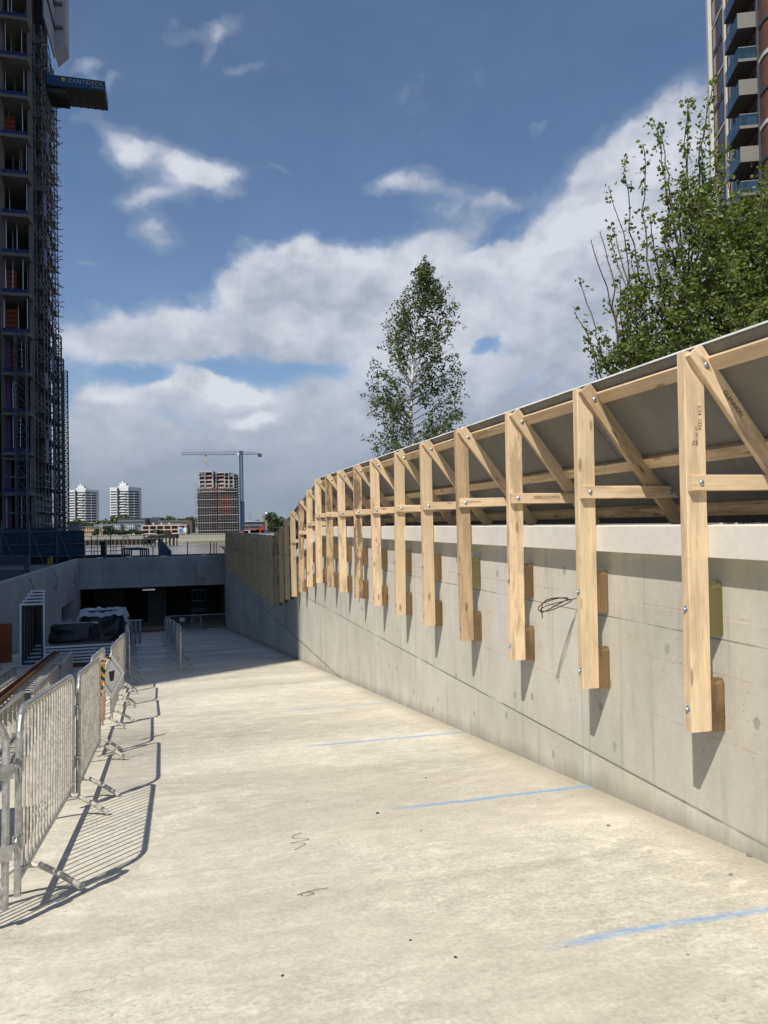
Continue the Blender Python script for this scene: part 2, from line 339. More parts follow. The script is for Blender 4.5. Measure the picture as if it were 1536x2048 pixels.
# (px, py, half width px, half height px, tilt deg, strength)
BL = [
 (1440, 340, 190, 170, 20, 1.35), (1500, 230, 120, 70, 25, .9), (1300, 540, 230, 130, 0, 1.1), (1300, 270, 85, 50, 32, .9), (1190, 350, 60, 60, 10, .95), (1240, 420, 120, 90, 0, .9),
 (600, 520, 130, 52, 6, 1.15), (760, 560, 240, 75, 8, 1.0), (1010, 520, 190, 55, 18, .8), (480, 580, 60, 45, 0, .9), (1060, 600, 260, 110, 0, .9), (900, 470, 130, 34, 12, .55),
 (230, 665, 170, 50, 4, 1.1), (400, 640, 120, 34, 0, .6), (430, 700, 200, 50, 0, .7), (700, 670, 260, 80, 0, .9),
 (205, 800, 60, 36, 0, 1.1), (345, 775, 60, 36, 0, .9), (400, 770, 40, 34, 0, .9), (470, 795, 60, 40, 0, 1.3), (620, 800, 120, 50, 0, .8), (250, 790, 60, 24, 0, .5),
 (250, 285, 66, 44, -20, .88), (185, 190, 30, 50, -20, .5), (415, 350, 84, 38, -4, .98), (300, 400, 60, 26, 10, .72), (313, 482, 70, 38, 0, .95), (560, 352, 42, 16, -8, .5), (470, 400, 40, 14, 0, .4),
 (170, 125, 50, 20, 20, .55), (240, 160, 40, 16, 50, .4), (400, 60, 90, 26, 12, .55), (420, 100, 50, 16, 60, .35), (775, 375, 70, 26, -4, .7), (900, 380, 110, 26, -8, .62), (1010, 395, 60, 18, 0, .5), (880, 425, 120, 24, 0, .5), (1078, 262, 26, 14, 10, .62), (480, 150, 46, 10, 0, .4),
 (400, 940, 500, 110, 0, 1.6), (1100, 860, 420, 150, 0, 1.5), (180, 520, 60, 14, 0, .45), (150, 250, 30, 20, 0, .4),
 (580, 735, 110, 14, 0, -.55), (975, 690, 34, 20, 20, -1.1), (300, 745, 60, 10, -8, -.9), (430, 735, 50, 12, 0, -.7), (960, 495, 90, 16, 25, -.45), (1010, 440, 60, 14, 30, -.3), (560, 455, 60, 20, 0, -.4), (1050, 770, 40, 24, 30, -.5), (925, 640, 30, 14, 0, -.3),
 (1130, 470, 50, 34, 0, .5), (1450, 720, 260, 90, 0, .9), (1300, 800, 300, 90, 0, .6),
]
env = None
wv = n.n('ShaderNodeTexNoise'); n.put(wv.inputs['Vector'], n.scl(A, 1, 1.3, 1)); wv.inputs['Scale'].default_value = 13; wv.inputs['Detail'].default_value = 7; wv.inputs['Roughness'].default_value = .55
warp = n.vm('SCALE', n.vm('SUBTRACT', wv.outputs['Color'], (.5, .5, .5)), .060)
AW = n.vm('MULTIPLY', n.vm('ADD', A, warp), (1, 1, 0))
for px, py, hw, hh, tilt, s in BL:
    a0, e0 = ae(px, py); a1, _ = ae(px + hw, py); _, e1 = ae(px, py - hh)
    mp = n.n('ShaderNodeMapping', vector_type='TEXTURE'); n.put(mp.inputs['Vector'], AW)
    mp.inputs['Location'].default_value = (a0, e0, 0); mp.inputs['Rotation'].default_value = (0, 0, math.radians(tilt))
    mp.inputs['Scale'].default_value = (max(a1 - a0, .01), max(e1 - e0, .008), 1)
    g = n.m('EXPONENT', n.m('MULTIPLY', n.vm('DOT_PRODUCT', mp.outputs[0], mp.outputs[0]), -1.0))
    env = n.m('MULTIPLY', g, s) if env is None else n.m('MULTIPLY_ADD', g, s, env)
# the rest of the sphere gets an even broken cover
away = n.rng(n.m('ABSOLUTE', az), .6, 1.0, 0, -.5); env = n.m('ADD', env, away)
def dens(off):
    q = n.vm('ADD', n.scl(d, 1, 1, 1.35), off)
    a = n.noise(q, 5.0, 9, .55, 0)
    v = n.n('ShaderNodeTexVoronoi', feature='F1'); n.put(v.inputs['Vector'], n.vm('ADD', q, n.vm('SCALE', n.vm('SUBTRACT', wv.outputs['Color'], (.5, .5, .5)), .10)))
    v.inputs['Scale'].default_value = 10.5; v.inputs['Detail'].default_value = 2.5; v.inputs['Roughness'].default_value = .5; v.normalize = True
    return n.m('ADD', n.m('MULTIPLY', a, .75), n.m('MULTIPLY', n.m('SUBTRACT', .58, v.outputs['Distance']), .36))
D0 = dens((3.1, 0.4, 1.2)); D1 = dens((3.1 - .012, .4, 1.2 + .045))
low = n.rng(el, .02, .30, 1, 0)
E = n.m('ADD', n.m('MULTIPLY', n.m('SUBTRACT', D0, .5), 1.9), n.m('MULTIPLY', env, .9))
mask = n.rng(E, .24, .90, 0, 1, True)
thin = n.rng(E, .05, .55, 0, .28, True)
mask = n.m('MAXIMUM', mask, thin)
lit = n.rng(n.m('SUBTRACT', D0, D1), -.085, .10)                       # denser here than towards the light: a sunlit flank
core = n.rng(E, .55, 1.5, 0, 1, True)
bright = n.m('ADD', n.m('MULTIPLY', lit, .60), n.m('SUBTRACT', .42, n.m('MULTIPLY', core, .12)))
bright = n.m('MULTIPLY', bright, n.rng(el, .04, .26, .34, 1.0))
puff = None                                                             # the bright heads low over the river
for px, py, hw, hh, s in ((460, 778, 64, 26, 1.1), (500, 838, 40, 12, .7), (205, 785, 56, 20, .55), (345, 765, 64, 22, .5), (960, 800, 60, 50, .3), (1130, 480, 90, 50, .35), (640, 500, 190, 40, .3), (420, 340, 80, 26, .15), (1180, 900, 120, 90, .1), (1250, 360, 120, 120, .2)):
    a0, e0 = ae(px, py); a1, _ = ae(px + hw, py); _, e1 = ae(px, py - hh)
    mp = n.n('ShaderNodeMapping', vector_type='TEXTURE'); n.put(mp.inputs['Vector'], AW); mp.inputs['Location'].default_value = (a0, e0, 0)
    mp.inputs['Scale'].default_value = (a1 - a0, e1 - e0, 1)
    g = n.m('MULTIPLY', n.m('EXPONENT', n.m('MULTIPLY', n.vm('DOT_PRODUCT', mp.outputs[0], mp.outputs[0]), -1.0)), s)
    puff = g if puff is None else n.m('ADD', puff, g)
bright = n.m('ADD', bright, n.m('MULTIPLY', puff, n.m('ADD', .35, lit)))
CC = n.mix(n.m('MULTIPLY', bright, 1.0, clamp=True), (2.9, 3.55, 4.6, 1), (8.3, 8.6, 9.4, 1))
skc = n.mix(1, sky.outputs[0], (.95, 1.08, 1.24, 1), 'MULTIPLY')
fin = n.mix(n.m('MAXIMUM', n.m('MULTIPLY', mask, .95), .05), skc, CC)
hz = n.rng(el, -.005, .11, .95, 0); fin = n.mix(hz, fin, (3.1, 3.75, 4.7, 1))
fin = n.mix(n.rng(el, -.01, .0, 1, 0), fin, (2.2, 2.5, 2.9, 1))
bg = n.n('ShaderNodeBackground'); n.put(bg.inputs[0], fin); bg.inputs[1].default_value = .085
o = n.n('ShaderNodeOutputWorld'); n.t.links.new(bg.outputs[0], o.inputs[0])
w.cycles.sampling_method = 'MANUAL'; w.cycles.sample_map_resolution = 512
# ---------------------------------------------------------------- the ground, the ramp, the river
mb = MB()
ts = [-16, 0, 6, 12, 20, 30, 45, 58.2]
for a, b in zip(ts, ts[1:]):
    mb.poly([(-6.73, a, -(1.66 + .1004 * a)), (3.35, a, -(1.66 + .1004 * a)), (3.35, b, FZ(b - 1e-4)), (-6.73, b, FZ(b - 1e-4))])
mb.poly([(-6.73, 58.2, -7.503), (3.35, 58.2, -7.503), (3.35, 82, -7.503), (-6.73, 82, -7.503)])
tag(mb.build('ramp_floor', FLOOR, ramp=True), kind='structure')
GRD = plain('yard_ground', (.20, .185, .16), .95, var=.3, scale=.5, dirt=.6)
def land(name, strips, mat_, rampf=True):
    mb = MB()
    for x0, x1, prof in strips:
        for (ta, za), (tb, zb) in zip(prof, prof[1:]): mb.poly([(x0, ta, za), (x1, ta, za), (x1, tb, zb), (x0, tb, zb)])
    return tag(mb.build(name, mat_, ramp=rampf), kind='structure')
land('ground', [(-400, -7.05, [(-400, -.2), (-16, -.2), (4.4, -2.6), (72, -2.6)]), (-7.05, 3.65, [(-400, -.054), (-16, -.054)]),
     (3.65, 400, [(-400, -.16), (18, -.16), (27, -1.75), (72, -1.8)])], GRD)
land('quay_ground', [(-7.05, 3.65, [(58.75, -2.6), (72, -2.6)])], GRD)
# river edge wall on the near side
mb = MB(); mb.box(-400, 72.003, -12, 400, 72.6, -2.45)
tag(mb.build('quay_wall', SLAB, ramp=True), 'rough concrete quay wall at the near river edge behind the portal', 'quay wall')
m, n = material('river_water'); c = n.tex('Object')
wv = n.noise(n.scl(c, .10, .16, 1), 1.0, 7, .62, .4); wf = n.noise(n.scl(c, .5, .9, 1), 1.0, 5, .6)
patch = n.noise(n.scl(c, .006, .018, 1), 1, 4, .5)
finish(n, n.mix(n.rng(patch, .35, .65), (.20, .165, .115, 1), (.135, .118, .09, 1)), n.rng(patch, .35, .65, .16, .3), n.m('ADD', wv, n.m('MULTIPLY', wf, .5)), .7, .9, spec=.5); WATER = m
mb = MB(); mb.poly([(-2500, 60, 0), (2500, 60, 0), (2500, 470, 0), (-2500, 470, 0)])
tag(mb.build('river', WATER, loc=(0, 0, -9.3)), kind='structure')
FARG = plain('far_bank_ground', (.16, .155, .12), .95, var=.3, scale=.02)
mb = MB(); mb.poly([(-6000, 463.5, -4.9), (6000, 463.5, -4.9), (6000, 9000, -4.9), (-6000, 9000, -4.9)])
tag(mb.build('far_ground', FARG), kind='structure')
m, n = material('foreshore_mud'); c = n.tex('Object'); x, y, z = n.xyz(c)
nn = n.noise(n.scl(c, .03, .2, 1), 1, 6, .6)
col = n.mix(n.rng(nn, .4, .6), (.19, .175, .12, 1), (.26, .24, .185, 1))
alg = n.m('MULTIPLY', n.rng(n.m('ADD', z, n.m('MULTIPLY', nn, 1.6)), -7.9, -7.0, 1, 0), n.rng(x, -128, -112)); col = n.mix(n.m('MULTIPLY', alg, .85), col, (.075, .085, .03, 1))
finish(n, col, .9, nn, .5, .3); FORE = m
mb = MB(); mb.poly([(-2500, 446, -9.5), (2500, 446, -9.5), (2500, 463, -6.3), (-2500, 463, -6.3)])
tag(mb.build('foreshore', FORE), kind='structure')
mb = MB(); mb.box(-1500, 462.8, -8, 1500, 463.6, -4.25); mb.box(-1500, 462.6, -4.4, 1500, 463.9, -4.2)
tag(mb.build('river_wall', plain('flood_wall', (.29, .28, .245), .9, var=.12, scale=.05)), 'long pale concrete flood wall along the far river bank', 'river wall')

# ---------------------------------------------------------------- retaining walls, portal
def zo(t):      # the wall and its hoarding step down beyond the eleventh frame
    pts = [(0, 0), (17.7, 0), (19.04, -.20), (20.4, -.42), (21.7, -.64), (23.1, -.88), (24.4, -1.08), (25.8, -1.30), (27.1, -1.45), (60, -1.45)]
    for (a, za), (b, zb) in zip(pts, pts[1:]):
        if t <= b: return za + (zb - za) * max(t - a, 0) / (b - a)
    return -1.45
root = empty('retaining_wall', W(0, 3.35, -1.66), ANG, 'long pale concrete retaining wall with timber supports bolted to it on the ramp edge', 'retaining wall')
mb = MB(); tt = [-16, 0, 17.7, 19.04, 20.4, 21.7, 23.1, 24.4, 25.8, 27.1, 58.2]
def rel(p): return (p[0] - 3.35, p[1], p[2] + 1.66)
for a, b in zip(tt, tt[1:]):
    za, zb = zo(a) - .245, zo(b) - .245; la, lb = FZ(a) - .3, FZ(b - .001) - .3
    mb.poly([rel(q) for q in ((3.35, b, lb), (3.35, a, la), (3.35, a, za), (3.35, b, zb))])
    mb.poly([rel(q) for q in ((3.35, b, zb), (3.35, a, za), (3.65, a, za), (3.65, b, zb))])
    mb.poly([rel(q) for q in ((3.65, a, la), (3.65, b, lb), (3.65, b, zb), (3.65, a, za))])
o = mb.build('wall_face', CONC, root)
# object coordinates of the wall material are read in ramp coordinates
for me_v in o.data.vertices: me_v.co = me_v.co + V((3.35, 0, -1.66))
o.location = (-3.35, 0, 1.66)
mb = MB()
for a, b in zip(tt, tt[1:]):
    r = []
    for t in (a + .004, b - .004):
        z = zo(t) - .04; r.append([rel(q) for q in ((3.25, t, z - .205), (3.25, t, z - .008), (3.258, t, z), (3.66, t, z), (3.66, t, z - .205))])
    if a in (0,):   # precast lengths with open joints
        k = 0; cuts = [0, 2.6, 5.85, 9.1, 12.4, 15.2, 17.7]
        for p, q in zip(cuts, cuts[1:]):
            mb.loft([[rel(v_) for v_ in ((3.25, t, -.245), (3.25, t, -.048), (3.258, t, -.04), (3.66, t, -.04), (3.66, t, -.245))] for t in (p + .003, q - .003)])
    else: mb.loft(r)
mb.build('coping', CAST, root)

root = empty('side_retaining_wall', W(4.4, -6.73, -2.4), ANG, 'grey concrete side wall of the ramp in shade, behind the stacked metal frames', 'retaining wall')
root2 = root
mb = MB()
pr = [4.4, 58.2]
# opening near the portal corner: t 53.6..56.2, z -6.1..-4.9
def lw(pts): return [(x, y, z) for x, y, z in pts]
def q4(t0, z0, t1, z1): mb.poly([(-6.73, t0, z0), (-6.73, t1, z0), (-6.73, t1, z1), (-6.73, t0, z1)])
mb.poly([(-6.73, 4.4, FZ(4.4) - .3), (-6.73, 49.6, FZ(49.6) - .3), (-6.73, 49.6, -2.1), (-6.73, 4.4, -2.1)])
q4(49.6, -8, 55.2, -5.9); q4(49.6, -4.7, 55.2, -2.1); q4(55.2, -8, 58.2, -2.1)
mb.poly([(-7.05, 4.4, -2.1), (-6.73, 4.4, -2.1), (-6.73, 58.75, -2.1), (-7.05, 58.75, -2.1)][::-1])
mb.poly([(-7.05, 4.4, -2.1), (-7.05, 58.75, -2.1), (-7.05, 58.75, -3), (-7.05, 4.4, -3)])
mb.poly([(-6.73, 49.6, -4.7), (-6.73, 55.2, -4.7), (-7.4, 55.2, -4.7), (-7.4, 49.6, -4.7)]); mb.poly([(-6.73, 49.6, -5.9), (-6.73, 55.2, -5.9), (-7.4, 55.2, -5.9), (-7.4, 49.6, -5.9)])
mb.poly([(-6.73, 55.2, -5.9), (-6.73, 55.2, -4.7), (-7.4, 55.2, -4.7), (-7.4, 55.2, -5.9)]); mb.poly([(-6.73, 49.6, -5.9), (-6.73, 49.6, -4.7), (-7.4, 49.6, -4.7), (-7.4, 49.6, -5.9)])
mb.poly([(-7.4, 49.6, -5.9), (-7.4, 55.2, -5.9), (-7.4, 55.2, -4.7), (-7.4, 49.6, -4.7)], 1)  # back sheet coloured black to stand in for the unlit inside of the opening
o = mb.build('wall_face', [CONC2, BLACKP], root); inv = Matrix.Translation(-V((0, 0, 0)))
def into(o, root, rn, rt, rz):    # mesh given in ramp coordinates, shown under an Empty standing at (rn, rt, rz)
    o.location = (-rn, -rt, -rz)
into(o, root, -6.73, 4.4, -2.4)

root = empty('portal_beam', W(58.2, -1.7, -7.5), ANG, 'deep grey concrete beam over the dark opening at the foot of the ramp', 'portal')
mb = MB(); mb.box(-6.73, 58.2, -3.72, 3.35, 58.75, -2.1)
o = mb.build('beam', CONC2, root); into(o, root, -1.7, 58.2, -7.5)
mb = MB(); mb.box(-6.728, 58.08, -4.26, 3.348, 58.85, -3.723)
o = mb.build('lower_band', CONC2, root); into(o, root, -1.7, 58.2, -7.5)
mb = MB(); k = 0
for nn_ in (-5.6, -3.6, -1.2, 1.7): mb.box(nn_, 58.21, -2.1, nn_ + .42, 58.6, -2.06)
o = mb.build('cast_in_plate', ALU, root); into(o, root, -1.7, 58.2, -7.5)

# underpass behind the beam
root = empty('underpass', W(60, -1.7, -7.5), ANG, 'dark concrete underpass behind the portal beam with bare walls', 'underpass')
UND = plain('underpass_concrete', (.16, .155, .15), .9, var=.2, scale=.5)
mb = MB(); X0, X1, T0, T1, Z0, Z1 = -12, 3.352, 58.86, 82, -7.503, -4.2
mb.poly([(X0, T1, Z0), (X1, T1, Z0), (X1, T1, Z1), (X0, T1, Z1)]); mb.poly([(X1, T0 - .7, Z0), (X1, T1, Z0), (X1, T1, Z1), (X1, T0 - .7, Z1)])
mb.poly([(X0, T0, Z1), (X1, T0, Z1), (X1, T1, Z1), (X0, T1, Z1)]); mb.poly([(X0, T0, Z0), (X0, T1, Z0), (X0, T1, Z1), (X0, T0, Z1)])
mb.poly([(X0, T0, Z0), (-6.73, T0, Z0), (-6.73, T0, Z1), (X0, T0, Z1)]); mb.poly([(X0, T0, Z0), (X0, T1, Z0), (-6.73, T1, Z0), (-6.73, T0, Z0)])
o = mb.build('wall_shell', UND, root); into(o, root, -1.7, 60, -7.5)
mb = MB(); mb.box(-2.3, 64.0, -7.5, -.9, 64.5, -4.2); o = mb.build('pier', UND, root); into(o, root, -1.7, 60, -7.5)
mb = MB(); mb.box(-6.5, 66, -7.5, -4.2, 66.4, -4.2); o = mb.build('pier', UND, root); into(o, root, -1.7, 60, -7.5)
m, n = material('lamp_glow'); finish(n, (.9, .9, .85, 1), .5, emit=((1, .95, .85, 1), .45)); LAMP = m
lp = empty('tube_lamp', W(60.2, -2.1, -4.52), ANG, 'short pale strip lamp lit under the portal ceiling', 'lamp')
mb = MB(); mb.box(-.46, -.05, -.09, .46, .05, -.001); mb.build('housing', ALU, lp)
mb = MB(); mb.box(-.44, -.035, -.13, .44, .035, -.092); mb.build('diffuser', LAMP, lp)
mb = MB(); mb.bar((-3.2, 57.9, FZ(57.9) + .08), (-.3, 57.9, FZ(57.9) + .08), .2, .14)
tag(mb.build('timber_baulk', plain('red_painted_timber', (.28, .07, .04), .8), ramp=True), 'long red painted timber lying across the dark portal threshold', 'timber')

# the neighbouring tower behind the camera, out of the picture: its shade lies over the lower ramp
s = V((math.sin(HEAD), math.cos(HEAD), 0)); corner = V((-2.46, 22.2, 0)) - s * 34
root = empty('neighbour_tower', corner, -HEAD, 'tall pale tower behind the photographer to the side of the ramp', 'building')
mb = MB(); hgt = 152
mb.box(-85, -22, -2.8, 0, 0, hgt); mb.build('wall', SLAB, root)
GLZ = plain('dark_window_glass', (.03, .04, .05), .12, 0, var=.1, spec=.8)
mb = MB()
for k in range(48): mb.box(-84.5, .002, 1 + k * 3.1, -.6, .05, 2.6 + k * 3.1)
mb.build('window_band', GLZ, root)
# ---------------------------------------------------------------- timber frames of the leaning hoarding
def text_part(name, body, size, mat_, parent, loc, rot, spacing=1.0, thick=.0):
    cu = bpy.data.curves.new(name, 'FONT'); cu.body = body; cu.size = size; cu.extrude = thick; cu.space_character = spacing; cu.align_x = 'CENTER'; cu.align_y = 'CENTER'
    t = bpy.data.objects.new(name + '_t', cu); COL.objects.link(t)
    me = bpy.data.meshes.new_from_object(t.evaluated_get(bpy.context.evaluated_depsgraph_get())); me.materials.clear(); me.materials.append(mat_)
    bpy.data.objects.remove(t); bpy.data.curves.remove(cu); me.name = name
    o = bpy.data.objects.new(name, me); COL.objects.link(o); o.parent = parent; o.location = loc; o.rotation_euler = rot; return o
INK = plain('black_ink', (.035, .028, .022), .8)
T1, SP, NP = 4.22, 1.347, 3.175
ZB = -1.34      # foot of the first post below the camera
R_ = random.Random(3)
def make_frame():
    r = empty('timber_support', (0, 0, 0))
    mb = MB(); hw = .0735; b = .005
    # post with a chamfered head (outline in x-z pushed along y)
    y0, y1 = -.0375, .0375
    def ring(z, xr): return [(-hw, y0 + b, z), (-hw + b, y0, z), (xr - b, y0, z), (xr, y0 + b, z), (xr, y1 - b, z), (xr - b, y1, z), (-hw + b, y1, z), (-hw, y1 - b, z)]
    mb.loft([ring(0, hw), ring(2.20, hw), ring(2.40, -.03)])
    mb.build('post', PINE, r)
    A_, B_ = V((.012, -.060, 2.362)), V((.87, -.015, 1.30)); d = (B_ - A_).normalized()
    mb = MB(); mb.bar(A_ - d * .05, B_, .045, .115, (0, -1, 0), .004)
    # bar(): w is along side, h along up; swap so the deep face is seen
    mb = MB(); mb.bar(A_ - d * .05, B_, .115, .045, (0, -1, 0), .004); st = mb.build('strut', PINE, r)
    mb = MB(); mb.dome(A_ + d * .07 + V((0, -.0225, 0)), (0, -1, 0), .019, .012); mb.build('bolt', BOLT, st)
    mb = MB(); z = 1.566
    mb.loft([[(x, y, zz) for y, zz in ((-.0825, z - .045), (-.0785, z - .05), (-.0375, z - .05), (-.0375, z + .05), (-.0785, z + .05), (-.0825, z + .046))] if x < .5 else
             [(x + dx, y, zz) for y, zz, dx in ((-.0825, z - .045, .08), (-.0785, z - .05, .08), (-.0375, z - .05, .08), (-.0375, z + .05, 0), (-.0785, z + .05, 0), (-.0825, z + .046, 0))] for x in (-.07, .80)])
    br = mb.build('brace', PINE, r)
    for x in (.0, .74):
        mb = MB(); mb.dome((x, -.0825, z), (0, -1, 0), .019, .012); mb.build('bolt', BOLT, br)
    for z0, z1, w_ in ((.0, .32, .0), (.61, .93, 0)):
        mb = MB(); k = .012
        mb.loft([[(.0735, -.03, zz), (.1745, -.03 + q, zz), (.1745, .045 - q, zz), (.0735, .045, zz)] for zz, q in ((z0 - .01, .0), (z1 - .03, 0), (z1, .012))])
        mb.build('block', TREATED, r)
    for z in (.14, .77):
        mb = MB(); mb.dome((-.0735, 0, z), (-1, 0, 0), .022, .004, 12); mb.dome((-.0775, 0, z), (-1, 0, 0), .012, .014, 6); mb.build('bolt', BOLT, r)
    return r
proto = make_frame(); NF = 37
def frame_label(i):
    k = ORD[i - 1] if i <= 36 else 'last'
    if i == 1: return 'biggest and nearest pale timber support, printed grading stamps on its post'
    if i <= 15: return 'sunlit timber support on the concrete wall, %s along from the big printed one' % k
    return 'shaded timber support down the ramp wall, %s counting from the big printed one' % k
for i in range(1, NF + 1):
    t = T1 + SP * (i - 1)
    o = proto if i == 1 else copy_tree(proto)
    j = 0 if i < 3 else R_.uniform(-.012, .012)
    o.location = W(t, NP, ZB + zo(t) + (0 if i < 12 else R_.uniform(-.03, .03))); o.rotation_euler = (0, R_.uniform(-.012, .012) if i > 2 else 0, ANG + R_.uniform(-.022, .022))
    tag(o, frame_label(i), 'timber support', 'timber supports holding up the leaning hoarding')
    if i in (4, 8, 10, 13, 17):
        ps = [c for c in kids(o) if c.name.split('.')[0] == 'post'][0]; ps.data = ps.data.copy(); ps.data.materials[0] = PINE_OLD
    if i == 2:
        ps = [c for c in kids(o) if c.name.split('.')[0] == 'strut'][0]; ps.data = ps.data.copy(); ps.data.materials[0] = PINE_OLD
    if i >= 22:      # far down the ramp the bolts are too small to show
        for c in kids(o):
            if c.name.startswith('bolt'): bpy.data.objects.remove(c)
for i_, o in enumerate(sorted([o for o in bpy.data.objects if o.name.split('.')[0] == 'timber_support'], key=lambda o: o.location.dot(uu))[:4]):
    if i_ in (0, 3):
        bk = [c for c in kids(o) if c.name.split('.')[0] == 'block'][-1]; bk.data = bk.data.copy(); bk.data.materials[0] = TREATED_GREEN; bk['label'] = 'greenish treated block'
# stamps on the first, third and fourth frames
def child(o, stem_): return [c for c in kids(o) if c.name.split('.')[0] == stem_][0]
frames = sorted([o for o in bpy.data.objects if o.name.split('.')[0] == 'timber_support'], key=lambda o: o.location.dot(uu))
d = (V((.86, 0, 1.30)) - V((-.02, 0, 2.365))).normalized(); ang = math.atan2(-d.z, d.x)
def on_face(parent, body, size, x, y, z, roll, sp=1.0):  # letters lie in the x-z plane, facing -y
    o = text_part('printed_stamp', body, size, INK, parent, (x, y, z), (0, 0, 0), sp)
    o.rotation_euler = (Matrix.Rotation(-roll, 3, 'Y') @ Matrix.Rotation(math.pi / 2, 3, 'X')).to_euler(); return o
on_face(child(frames[0], 'strut'), 'GLENNON', .042, .25, -.0785, 2.07, -ang)
pf = child(frames[0], 'post')
on_face(pf, 'C24  1224', .036, .03, -.0385, 1.98, -math.pi / 2); on_face(pf, 'CE  EN 14081', .022, .005, -.0385, 1.86, -math.pi / 2); on_face(pf, 'T2', .03, -.02, -.0385, 1.82, -math.pi / 2)
on_face(child(frames[2], 'brace'), 'GLENNON', .035, .36, -.0835, 1.575, 0); on_face(child(frames[3], 'brace'), 'GLENNON', .035, .10, -.0835, 1.575, 0)
# long rails and the sheeting they carry
perp = V((.776, 0, .63)); dd = V((.637, 0, -.771))
def sec(a, off): return V((-.02, 0, 2.365)) + dd * a + perp * off
def run(name, a0, a1, o0, o1, mat_, parent, t0, t1, step=True, gap=.003, b=0):
    mb = MB()
    c = [(sec(a0, o0), sec(a1, o0), sec(a1, o1), sec(a0, o1))][0]
    cuts = [t0] + [T1 + SP * k for k in range(40) if t0 < T1 + SP * k < t1] + [t1]
    rings = []
    for t in cuts: rings.append([(p.x, t, p.z + zo(t)) for p in c])
    mb.loft(rings)
    return mb.build(name, mat_, parent)
tend = T1 + SP * (NF - 1) + .1
roof = empty('hoarding', W(0, NP, ZB), ANG, 'grey leaning sheet hoarding on long timber rails above the concrete wall', 'hoarding')
for a, nm in ((.115, 0), (.79, 1), (1.30, 2)):
    segs = [1.2, 7.6, 13.0, 18.1, 23.2, 28.5, 34, 39.5, 45, tend]
    for p, q in zip(segs, segs[1:]):
        run('rail', a - .048, a + .048, .0585, .1035, PINE, roof, p + .002, q - .002)
p = 1.0
while p < tend - .3:
    q = min(p + 2.44, tend); o = run('sheet', .0 + R_.uniform(-.008, .008), 1.46, .1045, .1225, SHEET, roof, p + .005, q - .005); p = q
mb = MB()
cap = [(sec(-.016, .1035), sec(-.009, .1035), sec(-.009, .1285), sec(-.016, .1285))][0]
rings = [[(v_.x, t, v_.z + zo(t)) for v_ in cap] for t in [1.0] + [T1 + SP * k for k in range(NF)]]
mb.loft(rings); mb.build('edge_strip', plain('pale_edge_trim', (.70, .70, .68), .5), roof)

# wire loops hanging out of the concrete
WIRE = plain('bare_wire', (.10, .07, .05), .5, .5); SWIRE = plain('steel_wire', (.16, .15, .14), .5, .5)
def loop(name, t, n_, z, pts, r, mat_, label, group=None):
    mb = MB(); mb.tube(soft(pts), r, 6)
    o = mb.build(name, mat_, loc=W(t, n_, z), rotz=ANG); tag(o, label, 'wire', group); return o
def curl(w_, h_, seed, turns=2.0, out=.12, nrm=-1, drop=0):
    rr = random.Random(seed); pts = []
    for k in range(34):
        q = k / 33; a = q * turns * 2 * math.pi + rr.uniform(-.1, .1); s_ = 1 - .12 * rr.random()
        pts.append((nrm * (.004 + out * min(1, q * 2.2)), math.cos(a) * w_ * s_ * .5 - w_ * .5, math.sin(a) * h_ * .5 * s_ + drop * q))
    return pts
loop('wire_coil', 6.0, 3.35, -.66, [(-x, y, z) for x, y, z in [(0, -.02, 0), (.10, .0, -.02), (.30, .03, -.06), (.36, .05, -.10), (.33, .06, -.13), (.2, .03, -.06), (.08, .0, .0), (.2, .02, .0), (.33, .05, -.04), (.38, .06, -.10), (.30, .03, -.12), (.12, 0, -.05), (.06, -.01, -.02), (.22, .02, .01), (.35, .03, -.03), (.34, .03, -.17)]], .0048, WIRE, 'brown wire coil sticking out of yellow spray paint on the sunlit wall')
def ring_pts(rad, out):
    return [(-out - .05 * math.sin(q * math.pi), math.cos(q * 5.2) * rad, math.sin(q * 5.2) * rad * 1.15) for q in [k / 22 for k in range(23)]]
loop('wire_loop', 14.1, 3.35, -1.28, ring_pts(.16, .06), .006, SWIRE, 'open steel wire loop on the sunlit wall below a timber post')
mb = MB()
for n_, t, px, py, lab in ((-6.73, 37.2, 58, 1180, 'wire tail curling off the shaded side wall above the leaning frames'), (-6.73, 43, 107, 1160, 'wire tail hanging from the middle of the shaded side wall'), (-6.73, 52, 144, 1150, 'wire tail hanging beside the corner of the portal')):
    d_ = ray(px, py); k = n_ / d_.dot(vv); p_ = d_ * k
    pts = [(0, 0, .55), (.12, .1, .25), (.2, .15, -.1), (.12, .0, -.5), (.1, -.25, -.6), (.18, -.3, -.35), (.2, -.1, -.2)]
    loop('wire_tail', p_.dot(uu), n_ + .01, p_.z, pts, .018, SWIRE, lab, 'wire tails on the shaded walls')
p_ = P(398, 1140, 57); loop('wire_tail', 58.17, p_.dot(vv), p_.z, [(-.1, 0, .7), (-.35, -.12, .2), (-.3, -.2, -.2), (0, -.15, -.5), (.5, -.1, -.75)], .016, SWIRE, 'wire tail lying against the face of the portal beam', 'wire tails on the shaded walls')
